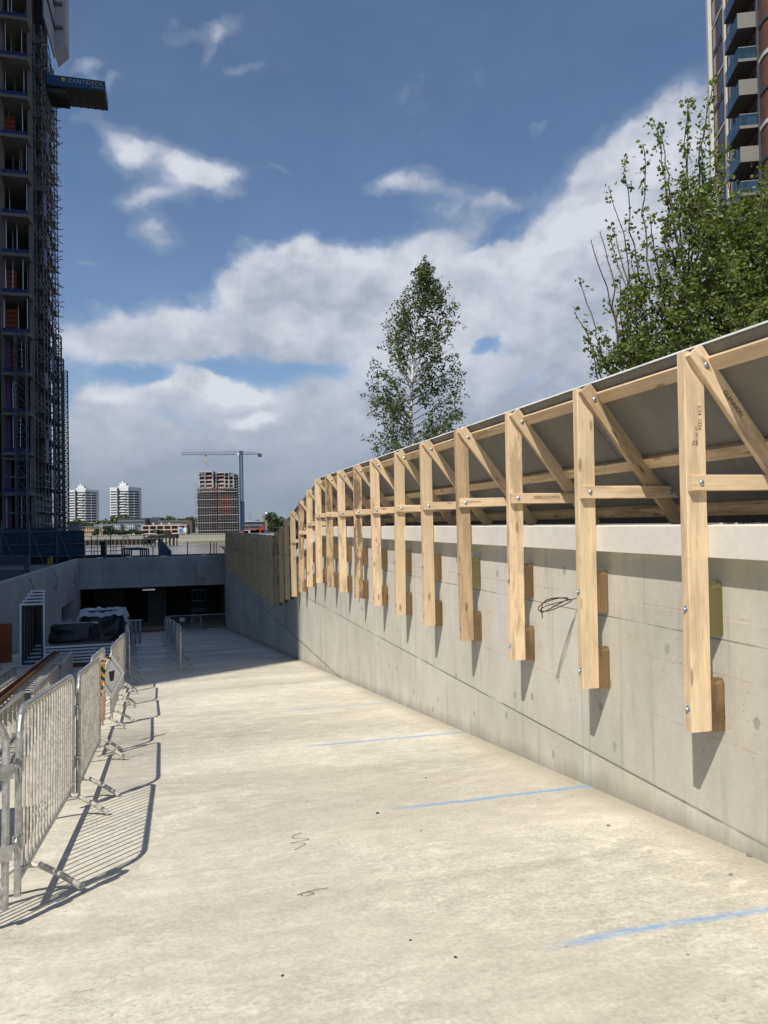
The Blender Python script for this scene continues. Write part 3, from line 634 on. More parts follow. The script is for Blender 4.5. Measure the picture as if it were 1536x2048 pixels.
# ---------------------------------------------------------------- trees behind the hoarding
def leafmat(name, c1, c2, trans=.35):
    m, n = material(name); c = n.tex('Object')
    a = n.noise(c, 2.2, 3, .6); b = n.noise(c, 23, 2, .6); f = n.m('ADD', n.m('MULTIPLY', a, .5), n.m('MULTIPLY', b, .5))
    col = n.mix(n.rng(f, .38, .62), (*c1, 1), (*c2, 1))
    d = n.n('ShaderNodeBsdfPrincipled'); n.put(d.inputs['Base Color'], col); n.put(d.inputs['Roughness'], .45); n.put(d.inputs['Specular IOR Level'], .4)
    t = n.n('ShaderNodeBsdfTranslucent'); n.put(t.inputs[0], n.mix(1, col, (1.5, 1.7, .6, 1), 'MULTIPLY'))
    mx = n.n('ShaderNodeMixShader'); mx.inputs[0].default_value = trans; n.t.links.new(d.outputs[0], mx.inputs[1]); n.t.links.new(t.outputs[0], mx.inputs[2])
    o = n.n('ShaderNodeOutputMaterial'); n.t.links.new(mx.outputs[0], o.inputs[0]); return m
MAPLE = leafmat('maple_leaves', (.06, .09, .02), (.20, .245, .065)); BIRCH = leafmat('birch_leaves', (.05, .075, .025), (.12, .155, .06))
BARK = plain('grey_bark', (.19, .17, .14), .9, var=.3, scale=8); TWIG = plain('twig_bark', (.10, .07, .05), .9)
m, n = material('birch_bark'); c = n.tex('Object'); q = n.noise(n.scl(c, 3, 3, 22), 1, 4, .6)
finish(n, n.mix(n.rng(q, .55, .62), (.72, .70, .66, 1), (.06, .05, .045, 1)), .7); BBARK = m

def leaf(mb, p, size, rr, droop=.4, star=False):
    d = V((rr.gauss(0, 1), rr.gauss(0, 1), rr.gauss(0, .6) - droop)).normalized()
    nrm = d.cross(V((rr.gauss(0, 1), rr.gauss(0, 1), rr.gauss(0, 1)))).normalized(); s_ = nrm.cross(d); s = size * rr.uniform(.65, 1.2)
    b = len(mb.v)
    if star:     # five-lobed leaf, folded along its rib
        k = [(0, 0), (.30, .10), (.52, .42), (.27, .46), (.34, .80), (0, 1.05), (-.34, .80), (-.27, .46), (-.52, .42), (-.30, .10)]
        mb.v += [tuple(p + d * (y * s) + s_ * (x * s) + nrm * (abs(x) * s * .35)) for x, y in k]
        for a in ([0, 1, 2, 3], [0, 3, 4, 5], [0, 5, 6, 7], [0, 7, 8, 9]): mb.f.append([b + i for i in a]); mb.uv.append([(0, 0)] * 4); mb.mi.append(0)
    else:
        k = [(0, 0), (.36, .38), (0, 1), (-.36, .38)]
        mb.v += [tuple(p + d * (y * s) + s_ * (x * s) + nrm * (abs(x) * s * .4)) for x, y in k]
        mb.f.append([b, b + 1, b + 2, b + 3]); mb.uv.append([(0, 0)] * 4); mb.mi.append(0)

def limb_pts(a, b, rr, n=6, bend=.1, sag=0):
    a = V(a); b = V(b); L = (b - a).length; o = V((rr.gauss(0, 1), rr.gauss(0, 1), rr.gauss(0, .4))) * bend * L
    return [a.lerp(b, k / n) + o * math.sin(math.pi * k / n) * .5 + V((0, 0, -sag * L * math.sin(math.pi * k / n))) + V((rr.gauss(0, 1), rr.gauss(0, 1), rr.gauss(0, 1))) * L * .012 for k in range(n + 1)]
def seg_at(pts, q):
    x = q * (len(pts) - 1); i = min(int(x), len(pts) - 2); return pts[i].lerp(pts[i + 1], x - i)

# birch: behind the hoarding, about 17 m off
rr = random.Random(11); YB = 17.0
base = P(824, 1090, YB); base.z = -.9
tree = empty('birch_tree', base, 0, 'slim birch tree with pale trunk rising behind the leaning hoarding', 'tree')
def loc(px, py, dy=0): return P(px, py, YB + dy) - base
trunk = [V((0, 0, 0)), loc(826, 900), loc(822, 820, .05), loc(825, 740, 0), loc(832, 660, .05), loc(843, 600), loc(852, 530)]
tb = MB(); tb.tube(trunk, [.06, .042, .036, .028, .018, .011, .004], 8); br = MB(); lv = MB()
outline_l = [(960, 745), (905, 735), (850, 738), (790, 738), (740, 745), (690, 742), (650, 772), (610, 785), (580, 808), (550, 830), (527, 848)]
outline_r = [(960, 930), (905, 925), (860, 912), (835, 905), (800, 945), (760, 915), (740, 930), (700, 905), (640, 905), (600, 918), (570, 885), (545, 868), (527, 856)]
def edge(o_, y):
    for (ya, xa), (yb, xb) in zip(o_, o_[1:]):
        if yb <= y <= ya: return xa + (xb - xa) * (ya - y) / (ya - yb)
    return o_[-1][1]
def trunk_at(y): return edge([(1000, 826), (900, 826), (820, 822), (740, 825), (660, 832), (600, 843), (527, 852)], y)
for k in range(125):
    q = (k + rr.random()) / 125; y0 = 985 - 445 * q; side = 1 if rr.random() < .53 else -1
    ytip = y0 - rr.uniform(45, 120) * (1 if side < 0 else .7) + (0 if q < .8 else 10); ytip = max(ytip, 527)
    ex = edge(outline_r if side > 0 else outline_l, min(ytip, 958)); tx = trunk_at(y0); reach = rr.uniform(.3, 1.0) if rr.random() < .7 else rr.uniform(.9, 1.04)
    x1 = tx + (ex - tx) * reach; dz = rr.gauss(0, .55) * (1 - .5 * q)
    a = loc(tx, y0); b = loc(x1, ytip, dz); pts = limb_pts(a, b, rr, 7, .14, .03)
    br.tube(pts, [max(.013 * (1 - q * .5) * (1 - i / 8), .003) for i in range(8)], 4, cap=False)
    L = (b - a).length; nt = int(6 + L * 12)
    for j in range(nt):
        s = rr.uniform(.22, 1) ** .8; p = seg_at(pts, s); tw = p + V((rr.gauss(0, .10), rr.gauss(0, .10), rr.gauss(-.06, .08)))
        if j % 2 == 0: br.tube([p, p.lerp(tw, .5) + V((0, 0, .01)), tw], [.003, .0025, .002], 3, cap=False)
        for i in range(rr.randint(4, 8)): leaf(lv, tw + V((rr.gauss(0, .032), rr.gauss(0, .032), rr.gauss(-.01, .035))), .062, rr, .8)
tb.build('trunk', BBARK, tree, smooth=True); br.build('branches', TWIG, tree); lv.build('crown', BIRCH, tree)

# field maple: many upright shoots fanning left, dense to the right, about 13 m off
def maple(name, YB, base_px, shoots, fill, seed, label, leafsize):
    rr = random.Random(seed); base = P(base_px, 1000, YB); base.z = -.5
    tree = empty(name, base, 0, label, 'tree', 'maple trees behind the hoarding')
    L_ = lambda px, py, dy=0: P(px, py, YB + dy) - base
    tb = MB(); br = MB(); lv = MB()
    top = L_(base_px + 2, 560); tp = limb_pts((0, 0, 0), top, rr, 6, .03); tb.tube(tp, [.11, .10, .09, .08, .07, .055, .04], 9)
    def clump(p, k, spread):
        for i in range(k): leaf(lv, p + V((rr.gauss(0, spread), rr.gauss(0, spread), rr.gauss(0, spread * .8))), leafsize, rr, .25, True)
    for (x0, y0, x1, y1, dens, bare) in shoots:
        dy0 = rr.gauss(0, .35); dy1 = dy0 + rr.gauss(0, .5); a = L_(x0, y0, dy0); b = L_(x1, y1, dy1)
        root_ = seg_at(tp, min(.98, max(.35, 1 - (y0 - 560) / 440 - .12)))
        pts = [root_.lerp(a, .5) + V((0, 0, -.08)), *limb_pts(a, b, rr, 8, .05)]
        pts = [root_] + pts
        r0_ = .013; br.tube(pts, [r0_ * (1 - i / len(pts)) ** .8 + .004 for i in range(len(pts))], 5, cap=False)
        core = pts[2:]; Ln = (b - a).length; m = int(Ln * 13)
        for j in range(m):       # opposite side twigs
            s = (j + .5) / m; p = seg_at(core, s); dirn = V((rr.gauss(0, 1), rr.gauss(0, 1), .9)).normalized(); tl = rr.uniform(.04, .16) * (1.25 - s * .6)
            q = p + dirn * tl; br.tube([p, q], [.004, .002], 3, cap=False)
            leafy = (s > .86 and bare < .9) or (rr.random() < dens * (1 if s < .55 else (1 - bare)))
            if leafy: clump(q, rr.randint(3, 6), .045)
    for (cx, cy, rx, ry, cnt, dyr) in fill:
        for j in range(cnt):
            a_ = rr.uniform(0, 2 * math.pi); q = math.sqrt(rr.random()); px, py = cx + rx * q * math.cos(a_), cy + ry * q * math.sin(a_)
            p = L_(px, py, rr.gauss(0, dyr)); dirn = V((rr.gauss(0, .5), rr.gauss(0, .5), 1)).normalized(); tl = rr.uniform(.12, .45)
            br.tube([p, p + dirn * tl * .5, p + dirn * tl], [.007, .005, .002], 3, cap=False)
            for i in range(rr.randint(2, 3)): clump(p + dirn * tl * rr.random(), rr.randint(4, 8), .05)
    tb.build('trunk', BARK, tree, smooth=True); br.build('branches', TWIG, tree); lv.build('crown', MAPLE, tree)
sh = [(1205, 760, 1150, 625, .75, .15), (1215, 740, 1160, 560, .35, .8), (1240, 735, 1182, 480, .22, .95), (1235, 700, 1198, 465, .2, .95), (1250, 700, 1222, 470, .5, .4), (1262, 640, 1218, 380, .30, .8),
      (1290, 600, 1250, 305, .75, .45), (1270, 640, 1225, 450, .4, .7), (1300, 560, 1290, 290, .8, .2), (1340, 480, 1308, 238, .9, .1), (1350, 440, 1322, 260, .6, .3), (1355, 430, 1376, 200, .85, .05),
      (1380, 420, 1372, 210, .7, .2), (1400, 380, 1424, 165, .95, .05), (1395, 420, 1410, 250, .9, .1), (1230, 760, 1190, 690, .9, .1), (1250, 700, 1240, 560, .8, .2), (1320, 560, 1300, 430, .6, .5), (1275, 720, 1262, 500, .7, .5),
      (1200, 775, 1172, 660, .7, .3), (1420, 420, 1440, 290, .9, .1), (1330, 640, 1345, 380, .9, .1)]
fl = [(1310, 660, 70, 90, 110, .5), (1250, 730, 55, 45, 60, .4), (1390, 560, 75, 150, 170, .6), (1400, 430, 45, 80, 60, .5), (1430, 640, 90, 120, 220, .6), (1340, 730, 110, 60, 150, .5)]
maple('maple_tree', 13.0, 1378, sh, fl, 5, 'maple tree with bare upright shoots, left of the denser maple behind the hoarding', .066)
sh2 = [(1470, 420, 1455, 300, .9, .1), (1490, 440, 1520, 330, .9, .1), (1440, 420, 1432, 300, .9, .1), (1520, 480, 1530, 390, .9, .1), (1560, 480, 1570, 360, .9, .1)]
fl2 = [(1485, 470, 55, 60, 85, .5), (1500, 570, 90, 120, 330, .6), (1470, 640, 80, 100, 230, .6), (1560, 520, 70, 170, 210, .6), (1440, 520, 50, 80, 95, .5)]
maple('maple_tree', 14.0, 1510, sh2, fl2, 8, 'dense leafy maple tree in front of the brick apartment tower', .070)
# ---------------------------------------------------------------- crowd barriers
def make_barrier():
    r = empty('crowd_barrier', (0, 0, 0)); rr = .0195; L = 1.15
    arc = lambda sx: [(sx * (L - .17 + .17 * math.sin(a)), 0, .95 + .17 * math.cos(a)) for a in [math.pi / 2 * k / 6 for k in range(7)]]
    pts = [(-L, 0, .11), (-L, 0, .55)] + arc(-1)[::-1] + [(0, 0, 1.12)] + arc(1) + [(L, 0, .55), (L, 0, .11)]
    mb = MB(); mb.tube(pts, rr, 10); mb.bar((-L, 0, .2), (L, 0, .2), .035, .028, b=.004); mb.build('frame', GALV, r, smooth=False)
    mb = MB()
    for k in range(20):
        x = -L + .115 * (k + 1) - .055; mb.tube([(x, 0, .205), (x, 0, .66), (x, 0, 1.11 if .5 < k < 18.5 else 1.07)], .0075, 6)
    mb.build('infill', GALV_DUSTY, r)
    for x in (-.87, .87):
        mb = MB(); mb.tube([(x, -.31, .018), (x, -.20, .10), (x, -.07, .18), (x, 0, .19), (x, .07, .18), (x, .20, .10), (x, .31, .018)], .019, 8); mb.build('leg', GALV_DUSTY, r)
    for s_ in (-1, 1):
        for z in (.38, .80):
            mb = MB()
            mb.tube([(s_ * L, 0, z + .05), (s_ * (L + .05), .0, z + .05), (s_ * (L + .075), 0, z + .02), (s_ * (L + .075), 0, z - .06)], .008, 6)
            mb.box(s_ * L - .03, -.024, z - .025, s_ * L + .03, .024, z + .055)
            mb.build('hook', GALV, r)
    return r
SLOPE = math.atan(.1004)
def on_ramp(o, t, n_, yaw=0.0, dz=0.0):     # local x runs down the ramp
    o.location = W(t, n_, FZ(t) + dz)
    s_ = SLOPE * math.cos(yaw) if t < 58 else 0
    o.rotation_euler = (Matrix.Rotation(ANG + math.pi / 2 + yaw, 3, 'Z') @ Matrix.Rotation(s_, 3, 'Y') @ Matrix.Rotation(SLOPE * math.sin(yaw) if t < 58 else 0, 3, 'X')).to_euler()
bar0 = make_barrier(); used = [0]; RB = random.Random(4)
def barrier(t, n_, yaw, label, group):
    o = bar0 if not used[0] else copy_tree(bar0); used[0] = 1; on_ramp(o, t, n_, yaw); tag(o, label, 'crowd barrier', group); return o
GL = 'crowd barriers fencing the stacked materials'; GM = 'crowd barriers down the middle of the ramp'
barrier(3.90, -1.90, -1.05, 'nearest steel barrier, cut off by the picture edge, only its rounded end in view', GL)
barrier(5.80, -.875, .0, 'first whole steel barrier standing in the sun by the stacked girders', GL)
barrier(8.15, -.86, .02, 'sunlit steel barrier with orange paint marks, just before the one with the warning sign', GL)
SB = barrier(10.48, -1.0, .03, 'steel barrier carrying the white warning sign and striped tape', GL)
lt = [(12.8, -.95, .06), (15.1, -1.05, .04), (17.4, -1.12, .03), (19.75, -1.22, .05), (22.05, -1.36, .06), (24.4, -1.5, .05), (26.75, -1.62, .06), (29.1, -1.75, .05), (31.4, -1.9, .06), (33.7, -2.0, .05), (36, -2.15, .05), (38.4, -2.3, .05), (40.7, -2.4, .06), (43, -2.55, .05)]
for k, (t, n_, yw) in enumerate(lt):
    barrier(t, n_ + RB.uniform(-.05, .05), yw + RB.uniform(-.03, .03), '%s steel barrier past the white warning sign, in the row along the stacks' % ORD[k], GL)
for k in range(11):
    t = 21.2 + 2.36 * k; barrier(t, .07 - .027 * (t - 20.5) + RB.uniform(-.07, .07), RB.uniform(-.03, .06), '%s shaded steel barrier of the middle row, counting from the sunlit floor' % ORD[k], GM)
barrier(52.0, .3, math.pi / 2 + .05, 'steel barrier standing crosswise before the dark portal, small sign on it', 'crowd barriers set across the portal')
barrier(51.5, 2.0, math.pi / 2 - .03, 'steel barrier standing crosswise before the portal, against the long wall', 'crowd barriers set across the portal')
barrier(45, -4.0, math.pi / 2 + .1, 'steel barrier standing crosswise behind the wrapped packs', 'crowd barriers set across the portal')
WHITEP = plain('white_plastic', (.78, .78, .78), .4, 0, var=.04); ORG = plain('orange_board', (.30, .075, .03), .8, var=.2)
mb = MB(); mb.box(-.16, -.008, 0, .16, 0, .24)
tag(mb.build('notice', WHITEP, loc=W(51.93, .25, FZ(51.9) + .75), rotz=ANG), 'small white notice on the crosswise barrier at the portal', 'sign')
# spray of orange paint on the third barrier's upright is part of the sign's neighbour; build the sign
mb = MB(); c = W(10.0, -.80, FZ(10.0) + .86)
sg = empty('warning_sign', c, ANG + .9, 'white diamond plastic warning sign with yellow and black striped tape on a barrier', 'sign')
mb = MB(); s_ = .23; mb.loft([[(-s_, y, 0), (0, y, -s_ * 1.25), (s_, y, 0), (0, y, s_ * 1.2)] for y in (-.004, .004)]); o = mb.build('plate', WHITEP, sg)
mb = MB(); mb.loft([[(a, y, b) for a, b in q] for y in (-.0055, -.0045) for q in [[(-.17, 0), (0, -.205), (.17, 0), (0, .20)]]]); o = mb.build('border', INK, sg)
mb = MB(); mb.loft([[(a, y, b) for a, b in q] for y in (-.0075, -.006) for q in [[(-.16, 0), (0, -.193), (.16, 0), (0, .188)]]]); o = mb.build('face', WHITEP, sg)
mb = MB(); mb.loft([[(-.03, y, -.06), (.03, y, -.06), (.05, y, .06), (-.05, y, .06)] for y in (-.0095, -.008)]); mb.build('symbol', INK, sg)
mb = MB(); mb.poly([(-.22, .03, .2), (-.40, .05, .12), (-.36, .04, -.28), (-.26, .03, -.22)]); mb.poly([(-.26, .03, -.22), (-.36, .04, -.28), (-.34, .06, -.42), (-.29, .05, -.40)]); mb.build('loose_sheet', WHITEP, sg)
m, n = material('striped_tape'); x, y, z = n.xyz(n.tex('Object')); q = n.m('FRACT', n.m('MULTIPLY', n.m('ADD', n.m('ADD', x, z), n.m('MULTIPLY', n.noise(n.tex('Object'), 12, 2, .5), .06)), 9))
finish(n, n.mix(n.m('GREATER_THAN', q, .5), (.72, .36, .02, 1), (.03, .03, .03, 1)), .5); TAPE = m
mb = MB(); mb.poly([(-.24, -.02, .18), (-.13, -.03, .17), (-.16, -.05, -.03), (-.2, -.03, -.22), (-.22, -.02, -.08)]); mb.tube([(-.2, -.01, .2), (-.05, -.03, .24), (.0, 0, .2)], .012, 6); mb.build('tape', TAPE, sg)
mb = MB()
mb.loft([[(0, y, 0), (.016, y, 0), (.018, y, .30), (.002, y, .32)] for y in (0, .003)])
tag(mb.build('orange_marker', plain('orange_spray', (.45, .14, .07), .7), loc=W(8.9, -.81, FZ(8.9) + .42), rotz=ANG), 'thin orange marker strip fixed to the bars of a sunlit barrier', 'marker')

# ---------------------------------------------------------------- lattice girders and frames stored behind the barriers
def make_girder(L=5.6, w_=.56, h_=.5):
    r = empty('lattice_girder', (0, 0, 0))
    for y in (-w_ / 2, w_ / 2):
        for z in (.03, h_): mb = MB(); mb.bar((-L / 2, y, z), (L / 2, y, z), .05, .05, b=.006); mb.build('chord', GALV, r)
    mb = MB(); k = int(L / .42)
    for i in range(k + 1):
        x = -L / 2 + .04 + i * (L - .08) / k
        mb.bar((x, -w_ / 2, h_ - .012), (x, w_ / 2, h_ - .012), .07, .012)
    mb.build('batten', GALV_DUSTY, r)
    mb = MB()
    for i in range(k + 1): x = -L / 2 + .04 + i * (L - .08) / k; mb.bar((x, -w_ / 2, .04), (x, w_ / 2, .04), .05, .012)
    mb.build('batten', GALV_DUSTY, r)
    for s_ in (-1, 1):
        mb = MB()
        for i in range(k + 1):
            x = -L / 2 + .04 + i * (L - .08) / k; y = s_ * (w_ / 2 + .006)
            mb.bar((x, y, .05), (x, y, h_ - .02), .04, .01, (1, 0, 0))
            if i < k: mb.bar((x, s_ * (w_ / 2 - .02), .05), (x + (L - .08) / k, s_ * (w_ / 2 - .02), h_ - .02), .03, .01, (0, 1, 0))
        mb.build('lacing', GALV_DUSTY, r)
    return r
g0 = make_girder(); gl = [(21.3, -3.05, .085, 0, 'lattice girder farthest down the ramp, under the rusty channel'), (15.3, -2.62, .075, 0, 'lattice girder between the farthest and the nearest ones'), (9.6, -2.35, .06, 0, 'lattice girder nearest the camera behind the sunlit barriers'),
    (16.2, -3.62, .08, 0, 'lattice girder against the middle one on the side of the shaded wall'), (10.2, -3.2, .07, 0, 'lattice girder at the picture edge, beside the nearest one')]
for k, (t, n_, yw, dz, lab) in enumerate(gl):
    o = g0 if k == 0 else copy_tree(g0); on_ramp(o, t, n_, yw, dz); tag(o, lab, 'lattice girder', 'steel lattice girders stored behind the barriers')
def channel(name, t, n_, yaw, L, dz, mat_, lab, w_=.12):
    mb = MB(); mb.box(-L / 2, -w_ / 2, 0, L / 2, w_ / 2, .012)
    for s_ in (-1, 1): mb.box(-L / 2, s_ * w_ / 2 - (.012 if s_ > 0 else 0), .0125, L / 2, s_ * w_ / 2 + (0 if s_ > 0 else .012), .08)
    o = mb.build(name, mat_); on_ramp(o, t, n_, yaw, dz); return tag(o, lab, 'steel channel')
channel('steel_channel', 16.4, -2.72, .085, 14.6, .53, RUST, 'long rusty steel channel lying along the tops of the lattice girders')
channel('steel_channel', 13.0, -3.22, .08, 9, .53, GALV, 'grey steel channel lying beside the rusty one on the girders', .1)
# rectangular metal frames
def frame_bm(w_, h_, s_=.07, d_=.06):
    mb = MB(); mb.bar((-w_ / 2, 0, s_ / 2), (w_ / 2, 0, s_ / 2), d_, s_, b=.004); mb.bar((-w_ / 2, 0, h_ - s_ / 2), (w_ / 2, 0, h_ - s_ / 2), d_, s_, b=.004)
    for x in (-w_ / 2 + s_ / 2, w_ / 2 - s_ / 2): mb.bar((x, 0, s_ + .001), (x, 0, h_ - s_ - .001), s_, d_, (0, 1, 0), b=.004)
    return mb
def make_frame2(w_, h_, twotone=True):
    r = empty('window_surround', (0, 0, 0)); frame_bm(w_, h_, .06, .10).build('frame', FRAMEW, r)
    mb = frame_bm(w_ - .125, h_ - .125, .05, .16)
    for i, v_ in enumerate(mb.v): mb.v[i] = (v_[0], v_[1] + .04, v_[2] + .062)
    mb.build('rebate', BLACKP, r); return r
for k in range(5):
    wk = .74 - .075 * k; o = make_frame2(wk, 1.98); t = 26.4 + .30 * k; o.location = W(t, -4.08 - .045 * k - wk / 2, FZ(t) + .11 * k + .01); o.rotation_euler = (-.04, 0, ANG + .05)
    tag(o, '%s upright metal frame of the row leaning by the shaded side wall' % ORD[k], 'metal frame', 'upright metal frames by the side wall')
mb = MB(); mb.box(-.2, -.02, 0, .2, .02, 1.75); o = mb.build('dark_board', BLACKP, loc=W(28.0, -4.5, FZ(28.0) + .62), rotz=ANG + .1); tag(o, 'black board behind the innermost upright metal frame', 'board')
def flat_stack(t, n_, yaw, w_, l_, count, group, lab, z0=.14, mat_=FRAMEW, pitch=.095):
    for k in range(count):
        r = empty('window_surround', (0, 0, 0)); mb = MB(); sx = RB.uniform(-.03, .03); s_ = .075
        z = 0
        for y in (-l_ / 2, l_ / 2 - s_): mb.box(-w_ / 2 + sx, y, z, w_ / 2 + sx, y + s_, z + .06, b=.004)
        for x in (-w_ / 2, w_ / 2 - s_): mb.box(x + sx, -l_ / 2 + s_ + .001, z, x + s_ + sx, l_ / 2 - s_ - .001, z + .06, b=.004)
        mb.build('frame', mat_, r); mb = MB(); mb.box(-w_ / 2 + .04 + sx, -l_ / 2 + .03, .0605, -w_ / 2 + .1 + sx, l_ / 2 - .03, .09); mb.box(w_ / 2 - .1 + sx, -l_ / 2 + .03, .0605, w_ / 2 - .04 + sx, l_ / 2 - .03, .09); mb.build('gasket', BLACKP, r)
        on_ramp(r, t, n_, yaw, z0 + pitch * k); tag(r, lab % ('bottom' if k == 0 else 'top' if k == count - 1 else ORD[k] + ' from the bottom'), 'metal frame', group)
def pallet(t, n_, yaw, w_, l_, lab):
    r = empty('pallet', (0, 0, 0)); mb = MB()
    for k in range(7): y = -l_ / 2 + k * (l_ - .1) / 6; mb.box(-w_ / 2, y, .10, w_ / 2, y + .1, .122)
    mb.build('deck', TREATED, r)
    for y in (-w_ / 2, -.05, w_ / 2 - .1): mb = MB(); mb.box(y, -l_ / 2, .0, y + .1, l_ / 2, .099); mb.build('bearer', TREATED, r)
    on_ramp(r, t, n_, yaw); return tag(r, lab, 'pallet')
pallet(25.3, -2.9, .03, 1.0, 1.9, 'timber pallet under the flat frame stack past the far girder end')
flat_stack(25.3, -2.9, .03, 1.2, 1.9, 6, 'flat stack of metal frames past the girders', 'flat metal frame, %s of the stack past the girder end')
pallet(6.3, -2.05, .05, 1.1, 1.1, 'timber pallet behind the nearest barriers at the picture edge')
flat_stack(6.3, -2.05, .05, 1.2, 1.2, 5, 'stack of metal frames by the nearest barriers', 'metal frame, %s of the stack behind the nearest barriers', .14, DARK, .105)
# wrapped packs
def pack(name, t, n_, w_, l_, h_, mats, lab, seed, lump=.07):
    r2 = random.Random(seed); r = empty(name, (0, 0, 0)); mb = MB(); nx, nz = 9, 6; rings = []
    for k in range(nz + 1):
        z = .12 + (h_ - .12) * k / nz; ring = []; q = 1 - .10 * (k / nz) ** 3
        for i in range(28):
            a = 2 * math.pi * i / 28; ca, sa = math.cos(a), math.sin(a); e = .35
            x = math.copysign(abs(ca) ** e, ca) * w_ / 2 * q; y = math.copysign(abs(sa) ** e, sa) * l_ / 2 * q
            ring.append((x + r2.gauss(0, lump * .4), y + r2.gauss(0, lump * .4), z + r2.gauss(0, lump * .35)))
        rings.append(ring)
    mb.loft(rings); mb.build('wrapped_load', mats[0], r)
    mb = MB()
    for k in range(5): y = -w_ / 2 + k * (w_ - .1) / 4; mb.box(y, -l_ / 2, 0, y + .1, l_ / 2, .115)
    mb.build('bearer', TREATED, r)
    return r, mb
r, _ = pack('wrapped_pack', 29.5, -4.1, 1.7, 1.9, 1.25, [BLACKP], '', 1); on_ramp(r, 29.7, -3.55, math.pi / 2); tag(r, 'low pack wrapped in black sheeting beside the upright frames', 'wrapped pack')
for k in range(7):
    mb = MB(); mb.box(-.8, -.04, 0, .8, .04, .05, b=.004); o = mb.build('steel_section', DARK); on_ramp(o, 28.4, -4.0 + .05 * (k % 2), math.pi / 2 + .05, .02 + .075 * k)
    tag(o, 'dark steel section, %s up in the pile before the black pack' % ORD[k], 'steel section', 'dark steel sections piled before the black pack')
r, _ = pack('wrapped_pack', 33, -3, 1.7, 1.9, 1.65, [BLACKP], '', 2); on_ramp(r, 33.8, -2.98, math.pi / 2); tag(r, 'taller black pack with a loose white cover thrown over its top', 'wrapped pack')
r2 = random.Random(9); mb = MB(); gx, gy = 13, 9; pts = {}
for i in range(gx):
    for j in range(gy):
        x = -.98 + 1.96 * i / (gx - 1); y = -1.0 + 2.0 * j / (gy - 1); e = max(abs(x) - .84, 0) * 2.8 + max(abs(y) - .9, 0) * 3.0
        pts[i, j] = V((x, y, 1.74 - e + r2.gauss(0, .035))); 
for i in range(gx - 1):
    for j in range(gy - 1): mb.poly([pts[i, j], pts[i + 1, j], pts[i + 1, j + 1], pts[i, j + 1]])
o = mb.build('loose_cover', plain('white_sheeting', (.45, .46, .46), .6), r, smooth=True); 
for k in range(4):
    mb = MB(); mb.tube([(0, 0, 0), (0, 0, .95)], .05, 8); mb.box(-.08, -.08, .951, .08, .08, .98); o = mb.build('steel_prop', GALV); on_ramp(o, 32.6 + .12 * k, -2.0 + .16 * k, 0, .25); tag(o, 'short steel prop, %s beside the white covered pack' % ORD[k], 'steel prop', 'short steel props beside the white covered pack')
mb = MB(); mb.box(-.6, -.5, .02, .6, .5, .5); o = mb.build('dark_crate', DARK); bp = MB(); on_ramp(o, 30.6, -2.35, .1); tag(o, 'low dark crate between the wrapped packs and the barriers', 'crate')
for k in range(3): 
    mb = MB(); mb.box(-.61, -.52 + .4 * k, .501, .61, -.40 + .4 * k, .53); mb.build('lid_batten', TREATED, o)
mb = MB(); mb.loft([[(x, y, 0), (x, y + .02, 0), (x, y + .10, 1.35), (x, y + .08, 1.35)] for x, y in ((-.28, 0), (.28, 0))]); o = mb.build('board', ORG, loc=W(29.4, -5.9, FZ(29.4)), rotz=ANG)
o.name = 'orange_board'; tag(o, 'orange board standing left of the upright frames against the side wall', 'board'); o['label'] = 'orange board standing between the shaded side wall and the upright frames'
TUBE0 = plain('dull_tube', (.14, .13, .12), .6, .3)
# ladder-like hoist frame in the portal
r = empty('ladder_frame', W(57.0, 1.4, FZ(57)), ANG, 'tall narrow scaffold ladder frame standing in the portal opening', 'scaffold ladder')
mb = MB()
for x in (-.42, -.1, .22, .55): mb.tube([(x, 0, 0), (x, 0, 2.9)], .03, 6)
mb.build('standard', DARK, r); mb = MB()
for z in (.5, 1.35, 1.5, 2.1, 2.85): mb.tube([(-.45, 0, z), (.58, 0, z)], .03, 6)
mb.build('rung', TUBE0, r)
# ---------------------------------------------------------------- concrete tower under construction, left, in shade
BLUEN = plain('blue_edge_board', (.015, .035, .13), .6, var=.3); TUBE = plain('scaffold_tube', (.13, .15, .18), .45, .6, var=.3)
BRD = plain('scaffold_board', (.17, .15, .12), .9, var=.4); PURP = plain('purple_membrane', (.12, .055, .17), .6); BACK = plain('dark_interior', (.035, .032, .03), .95, var=.4)
m, n = material('orange_net'); q = n.m('SINE', n.m('MULTIPLY', n.xyz(n.tex('Object'))[2], 16)); finish(n, n.mix(n.rng(q, .3, .7), (.26, .06, .022, 1), (.09, .025, .015, 1)), .8); NETO = m
T0_, NS = 65.0, -10.9; FL = 3.11; Z00 = -.16
r = empty('concrete_tower', W(70, -18, -2.6), ANG, 'tall raw concrete tower under construction, open floors with props, in deep shade', 'building')
org = (-18, 70, -2.6)
def part(mb, name, mat_, parent=None):
    o = mb.build(name, mat_, parent or r); 
    if parent is None: o.location = (-org[0], -org[1], -org[2])
    return o
RT = random.Random(21)
for k in range(0, 17):
    z = Z00 + FL * k; mb = MB(); mb.box(-30, T0_ + 1.5, z - .25, NS, 75, z); mb.box(-12.95, T0_, z - .25, NS - .02, T0_ + 1.498, z); mb.box(-17.4, T0_ - .4, z - .25, -13.3, T0_ + 1.498, z)
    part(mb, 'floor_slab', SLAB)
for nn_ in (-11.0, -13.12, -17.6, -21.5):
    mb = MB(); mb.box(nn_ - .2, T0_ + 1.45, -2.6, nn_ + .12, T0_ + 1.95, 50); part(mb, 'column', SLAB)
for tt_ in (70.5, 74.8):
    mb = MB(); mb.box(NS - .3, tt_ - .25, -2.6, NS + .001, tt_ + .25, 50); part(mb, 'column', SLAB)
mb = MB(); mb.box(-30, 69.5, -2.6, NS - .35, 69.7, 50); part(mb, 'core_wall', BACK)
